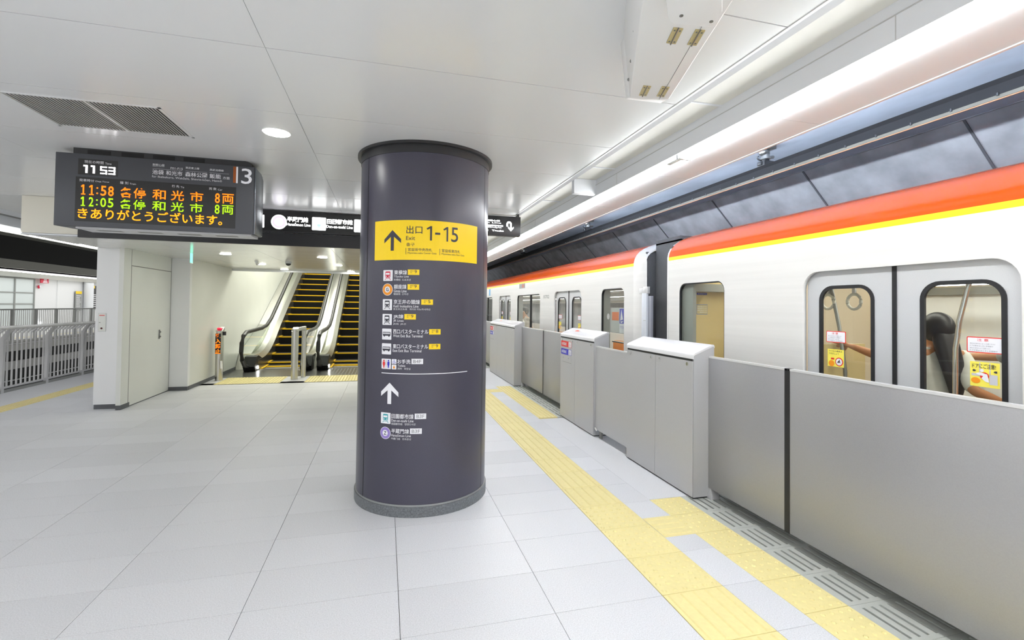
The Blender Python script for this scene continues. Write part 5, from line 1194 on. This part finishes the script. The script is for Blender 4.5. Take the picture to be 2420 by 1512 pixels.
obj('hanger', MB().box((-18.81, 33.0, 2.85), (-18.79, 33.1, 2.95)), M_rail, sr)
bl = thing('alarm_bell', 'small round red and white alarm below the red sign', 'alarm', (-18.95, 33.0, 2.4)); obj('bell', MB().sphere((-18.95, 33.0, 2.42), .09, sc=(.6, 1, 1)), M_wht, bl); obj('red_rim', MB().sphere((-18.97, 32.94, 2.40), .095, sc=(.5, 1, 1)), M_crim, bl)
for k, (y, z0, z1, lab) in enumerate(((36.45, 1.0, 2.25, 'narrow dark wayfinding panel with a yellow top on the far white column'), (38.2, 1.1, 2.66, 'dark wayfinding panel with yellow squares beside the wall block, far across the void'))):
    t = thing('wayfinding_panel', lab, 'sign', (-18.9, y, z0), 'far wayfinding panels')
    hw = .30 if k == 0 else .5
    obj('dark_board', MB().box((-18.94, y - hw, z0), (-18.90, y + hw, z1)), M_raild if k == 0 else M_blackp, t)
    obj('yellow_header', MB().box((-18.90, y - hw, z1 - .17), (-18.885, y + (hw if k == 0 else -.05), z1)), M_gold, t)
    for i in range(7): obj('text_line', MB().box((-18.90, y - hw + .06, z0 + .15 + .13 * i), (-18.89, y + hw - .08 - .05 * (i % 3), z0 + .20 + .13 * i)), M_wht2, t)
    obj('foot', MB().box((-18.94, y - .04, 0), (-18.91, y + .04, z0)), M_raild, t)
wb_ = thing('lit_box', 'small glowing white box low on the opposite platform', 'lamp', (-18.9, 33.0, .2)); obj('glow_box', MB().box((-18.98, 32.65, .10), (-18.90, 33.15, .42)), mat('lit_box', (1, 1, 1), .5, emit=3, emitcol=(.9, 1, 1)), wb_)
obj('stand', MB().box((-18.97, 32.85, 0), (-18.92, 32.95, .1)), M_raild, wb_)
struct('wall_opposite_end', MB().box((-22, 59.9, -6), (-3, 60, 5.3)), M_wall)
area_light('opposite_platform_light', (-17, 30, 2.8), 3.5, 40, 480)

# ================================================================ PEOPLE IN THE TRAIN
def skin_mesh(name, verts, edges, radii, m, parent, root=0, sub=2):
    me = bpy.data.meshes.new(name); bm = bmesh.new(); ly = bm.verts.layers.skin.verify()
    vs = []
    for i, p in enumerate(verts):
        v = bm.verts.new(p); r = radii[i]; v[ly].radius = (r, r) if not isinstance(r, tuple) else r; v[ly].use_root = (i == root); vs.append(v)
    for a, b in edges: bm.edges.new((vs[a], vs[b]))
    bm.to_mesh(me); bm.free()
    o = bpy.data.objects.new('tmp', me); COL.objects.link(o)
    sk = o.modifiers.new('skin', 'SKIN'); sk.use_smooth_shade = True; sk.branch_smoothing = .6
    ss = o.modifiers.new('sub', 'SUBSURF'); ss.levels = sub; ss.render_levels = sub
    dg = bpy.context.evaluated_depsgraph_get(); dg.update()
    me2 = bpy.data.meshes.new_from_object(o.evaluated_get(dg)); bpy.data.objects.remove(o)
    me2.materials.clear(); me2.materials.append(m); me2.name = name
    for p in me2.polygons: p.use_smooth = True
    r = bpy.data.objects.new(name, me2); link(r, parent); return r
def person(label, base, face, head_z, arms, long_hair, shirt, skinm, group=None):
    """base (x, y) of the feet centre, face = unit direction the body looks along, arms = [(elbow, wrist, hand tip), ...] for left, right"""
    f = Vector((face[0], face[1], 0)).normalized(); rgt = Vector((f.y, -f.x, 0)); B = Vector((base[0], base[1], 0)); H = head_z
    P = lambda a, b, z: B + rgt * a + f * b + Vector((0, 0, z))
    s = H / 1.62
    t = thing('person', label, 'person', (base[0], base[1], 0), group)
    V = [P(0, 0, .90 * s), P(0, .005, 1.02 * s), P(0, 0, 1.16 * s), P(0, -.01, 1.30 * s), P(0, 0, 1.40 * s), P(0, .015, 1.47 * s), P(0, .015, 1.555 * s)]
    Rr = [(.135, .10), (.115, .085), (.125, .09), (.115, .085), .050, (.074, .088), (.068, .082)]
    E_ = [(0, 1), (1, 2), (2, 3), (3, 4), (4, 5), (5, 6)]
    sho = []
    for k, (sd, arm) in enumerate(zip((-1, 1), arms)):
        i0 = len(V); S = P(sd * .165, -.01, 1.325 * s); el, wr, tip = [Vector(q) for q in arm]
        V += [S, S.lerp(el, .5), el, el.lerp(wr, .5), wr]; Rr += [.050, .044, .038, .034, .024]
        E_ += [(3, i0)] + [(i0 + j, i0 + j + 1) for j in range(4)]
        d = (tip - wr).normalized(); sidev = d.cross(Vector((0, 0, 1))); sidev = sidev.normalized() if sidev.length > .1 else rgt
        up = sidev.cross(d).normalized()
        palm = wr + d * .055; V.append(palm); Rr.append((.034, .018)); pi_ = len(V) - 1; E_.append((i0 + 4, pi_))
        for q, (off, ln) in enumerate(((-.030, .068), (-.010, .078), (.010, .074), (.028, .060))):
            b0 = wr + d * .090 + up * off; b1 = b0 + d * ln * .5 + sidev * .018; b2 = b1 + d * ln * .25 + sidev * .032
            n = len(V); V += [b0, b1, b2]; Rr += [.0095, .0085, .0075]; E_ += [(pi_, n), (n, n + 1), (n + 1, n + 2)]
        n = len(V); V += [wr + d * .045 - up * .038 + sidev * .01, wr + d * .075 - up * .055 + sidev * .028]; Rr += [.011, .009]; E_ += [(pi_, n), (n, n + 1)]
        sho.append((S, el, wr))
    for sd in (-1, 1):
        i0 = len(V); V += [P(sd * .09, 0, .84 * s), P(sd * .10, .02, .47 * s), P(sd * .10, -.01, .08 * s), P(sd * .11, .12, .035)]; Rr += [.085, .055, .038, (.036, .028)]
        E_ += [(0, i0), (i0, i0 + 1), (i0 + 1, i0 + 2), (i0 + 2, i0 + 3)]
    body = skin_mesh('body', V, E_, Rr, skinm, t)
    # shirt with short sleeves
    SV = [P(0, 0, .88 * s), P(0, .005, 1.02 * s), P(0, 0, 1.17 * s), P(0, -.01, 1.31 * s), P(0, -.004, 1.385 * s)]; SR = [(.165, .125), (.145, .110), (.150, .112), (.128, .10), .062]; SE = [(0, 1), (1, 2), (2, 3), (3, 4)]
    for S, el, wr in sho:
        i0 = len(SV); SV += [S, S.lerp(el, .55), el.lerp(wr, .08)]; SR += [.068, .064, .058]; SE += [(3, i0), (i0, i0 + 1), (i0 + 1, i0 + 2)]
    skin_mesh('shirt', SV, SE, SR, shirt, t)
    TV = [P(0, 0, .90 * s)]; TR = [(.150, .118)]; TE = []
    for sd in (-1, 1):
        i0 = len(TV); TV += [P(sd * .09, 0, .80 * s), P(sd * .10, .02, .47 * s), P(sd * .10, -.01, .12)]; TR += [.098, .070, .055]; TE += [(0, i0), (i0, i0 + 1), (i0 + 1, i0 + 2)]
        obj('shoe', MB().sphere(tuple(P(sd * .105, .06, .045)), .06, 12, 8, (abs(rgt.x) * .75 + abs(f.x) * 2.1, abs(rgt.y) * .75 + abs(f.y) * 2.1, .75)), M_blackp, t, smooth=True)
    skin_mesh('trousers', TV, TE, TR, M_navy, t)
    # hair, face
    hc_ = P(0, .005, 1.52 * s); mb = MB()
    bm = bmesh.new(); bmesh.ops.create_uvsphere(bm, u_segments=24, v_segments=16, radius=1.0)
    hm = bpy.data.meshes.new('hair')
    for v in bm.verts:
        x, y, z = v.co     # y = forward
        cut = y > .30 and z < .55
        k = .80 if cut else 1.0
        v.co = hc_ + rgt * x * .094 * k + f * (y * .108 * k - .012) + Vector((0, 0, z * .118))
    bm.to_mesh(hm); bm.free(); hm.materials.append(M_hair)
    for p in hm.polygons: p.use_smooth = True
    hair = bpy.data.objects.new('hair', hm); link(hair, t)
    if long_hair:
        skin_mesh('hair_length', [P(0, -.05, 1.52 * s), P(0, -.085, 1.40 * s), P(.01, -.125, 1.25 * s), P(.02, -.14, 1.12 * s), P(.02, -.14, .98 * s)], [(0, 1), (1, 2), (2, 3), (3, 4)], [(.085, .06), (.088, .05), (.080, .042), (.062, .036), (.022, .016)], M_hair, hair)
    ez = 1.505 * s
    for sd in (-1, 1):
        e = obj('eye', MB().sphere(tuple(P(sd * .031, .088, ez)), .0125, 10, 8), M_wht, t, smooth=True)
        obj('iris', MB().sphere(tuple(P(sd * .031, .097, ez)), .006, 8, 6), M_black, e, smooth=True)
        obj('ear', MB().sphere(tuple(P(sd * .080, .0, ez - .012)), .026, 10, 8, (.45, .7, 1.1)), skinm, t, smooth=True)
    obj('nose', MB().hexa([tuple(P(-.012, .088, ez - .045)), tuple(P(.012, .088, ez - .045)), tuple(P(.010, .114, ez - .040)), tuple(P(-.010, .114, ez - .040)), tuple(P(-.006, .085, ez)), tuple(P(.006, .085, ez)), tuple(P(.004, .096, ez)), tuple(P(-.004, .096, ez))]), skinm, t, bevel=.003)
    obj('mouth', MB().sphere(tuple(P(0, .092, ez - .068)), .020, 10, 6, (1, .4, .32)), mat('lips', srgb(170, 85, 80), .5), t, smooth=True)
    return t
SK2 = mat('skin_tan', srgb(188, 128, 84), .5)
person('person with long dark hair and white shirt behind the near right train door window', (3.90, 2.56), (.35, .94), 1.60,
       [((3.70, 2.80, 1.262), (3.57, 2.93, 1.335), (3.50, 3.02, 1.37)), ((3.84, 2.30, 1.09), (3.98, 2.22, 1.02), (4.05, 2.18, 1.0))], True, M_shirt, SK2)
person('person whose bare forearm reaches in at the right edge of the near door window', (4.28, 2.02), (-.3, .95), 1.64,
       [((4.16, 2.34, 1.315), (4.12, 2.52, 1.295), (4.10, 2.60, 1.295)), ((4.42, 2.16, 1.05), (4.36, 2.30, .95), (4.34, 2.36, .93))], False, M_intg, M_skin)
person('small dark-haired person in white behind the wide window of the far car', (3.72, 12.55), (-.9, -.3), 1.60,
       [((3.60, 12.75, 1.08), (3.50, 12.62, 1.16), (3.47, 12.55, 1.2)), ((3.62, 12.30, 1.08), (3.50, 12.40, 1.16), (3.46, 12.45, 1.2))], False, M_shirt, M_skin)
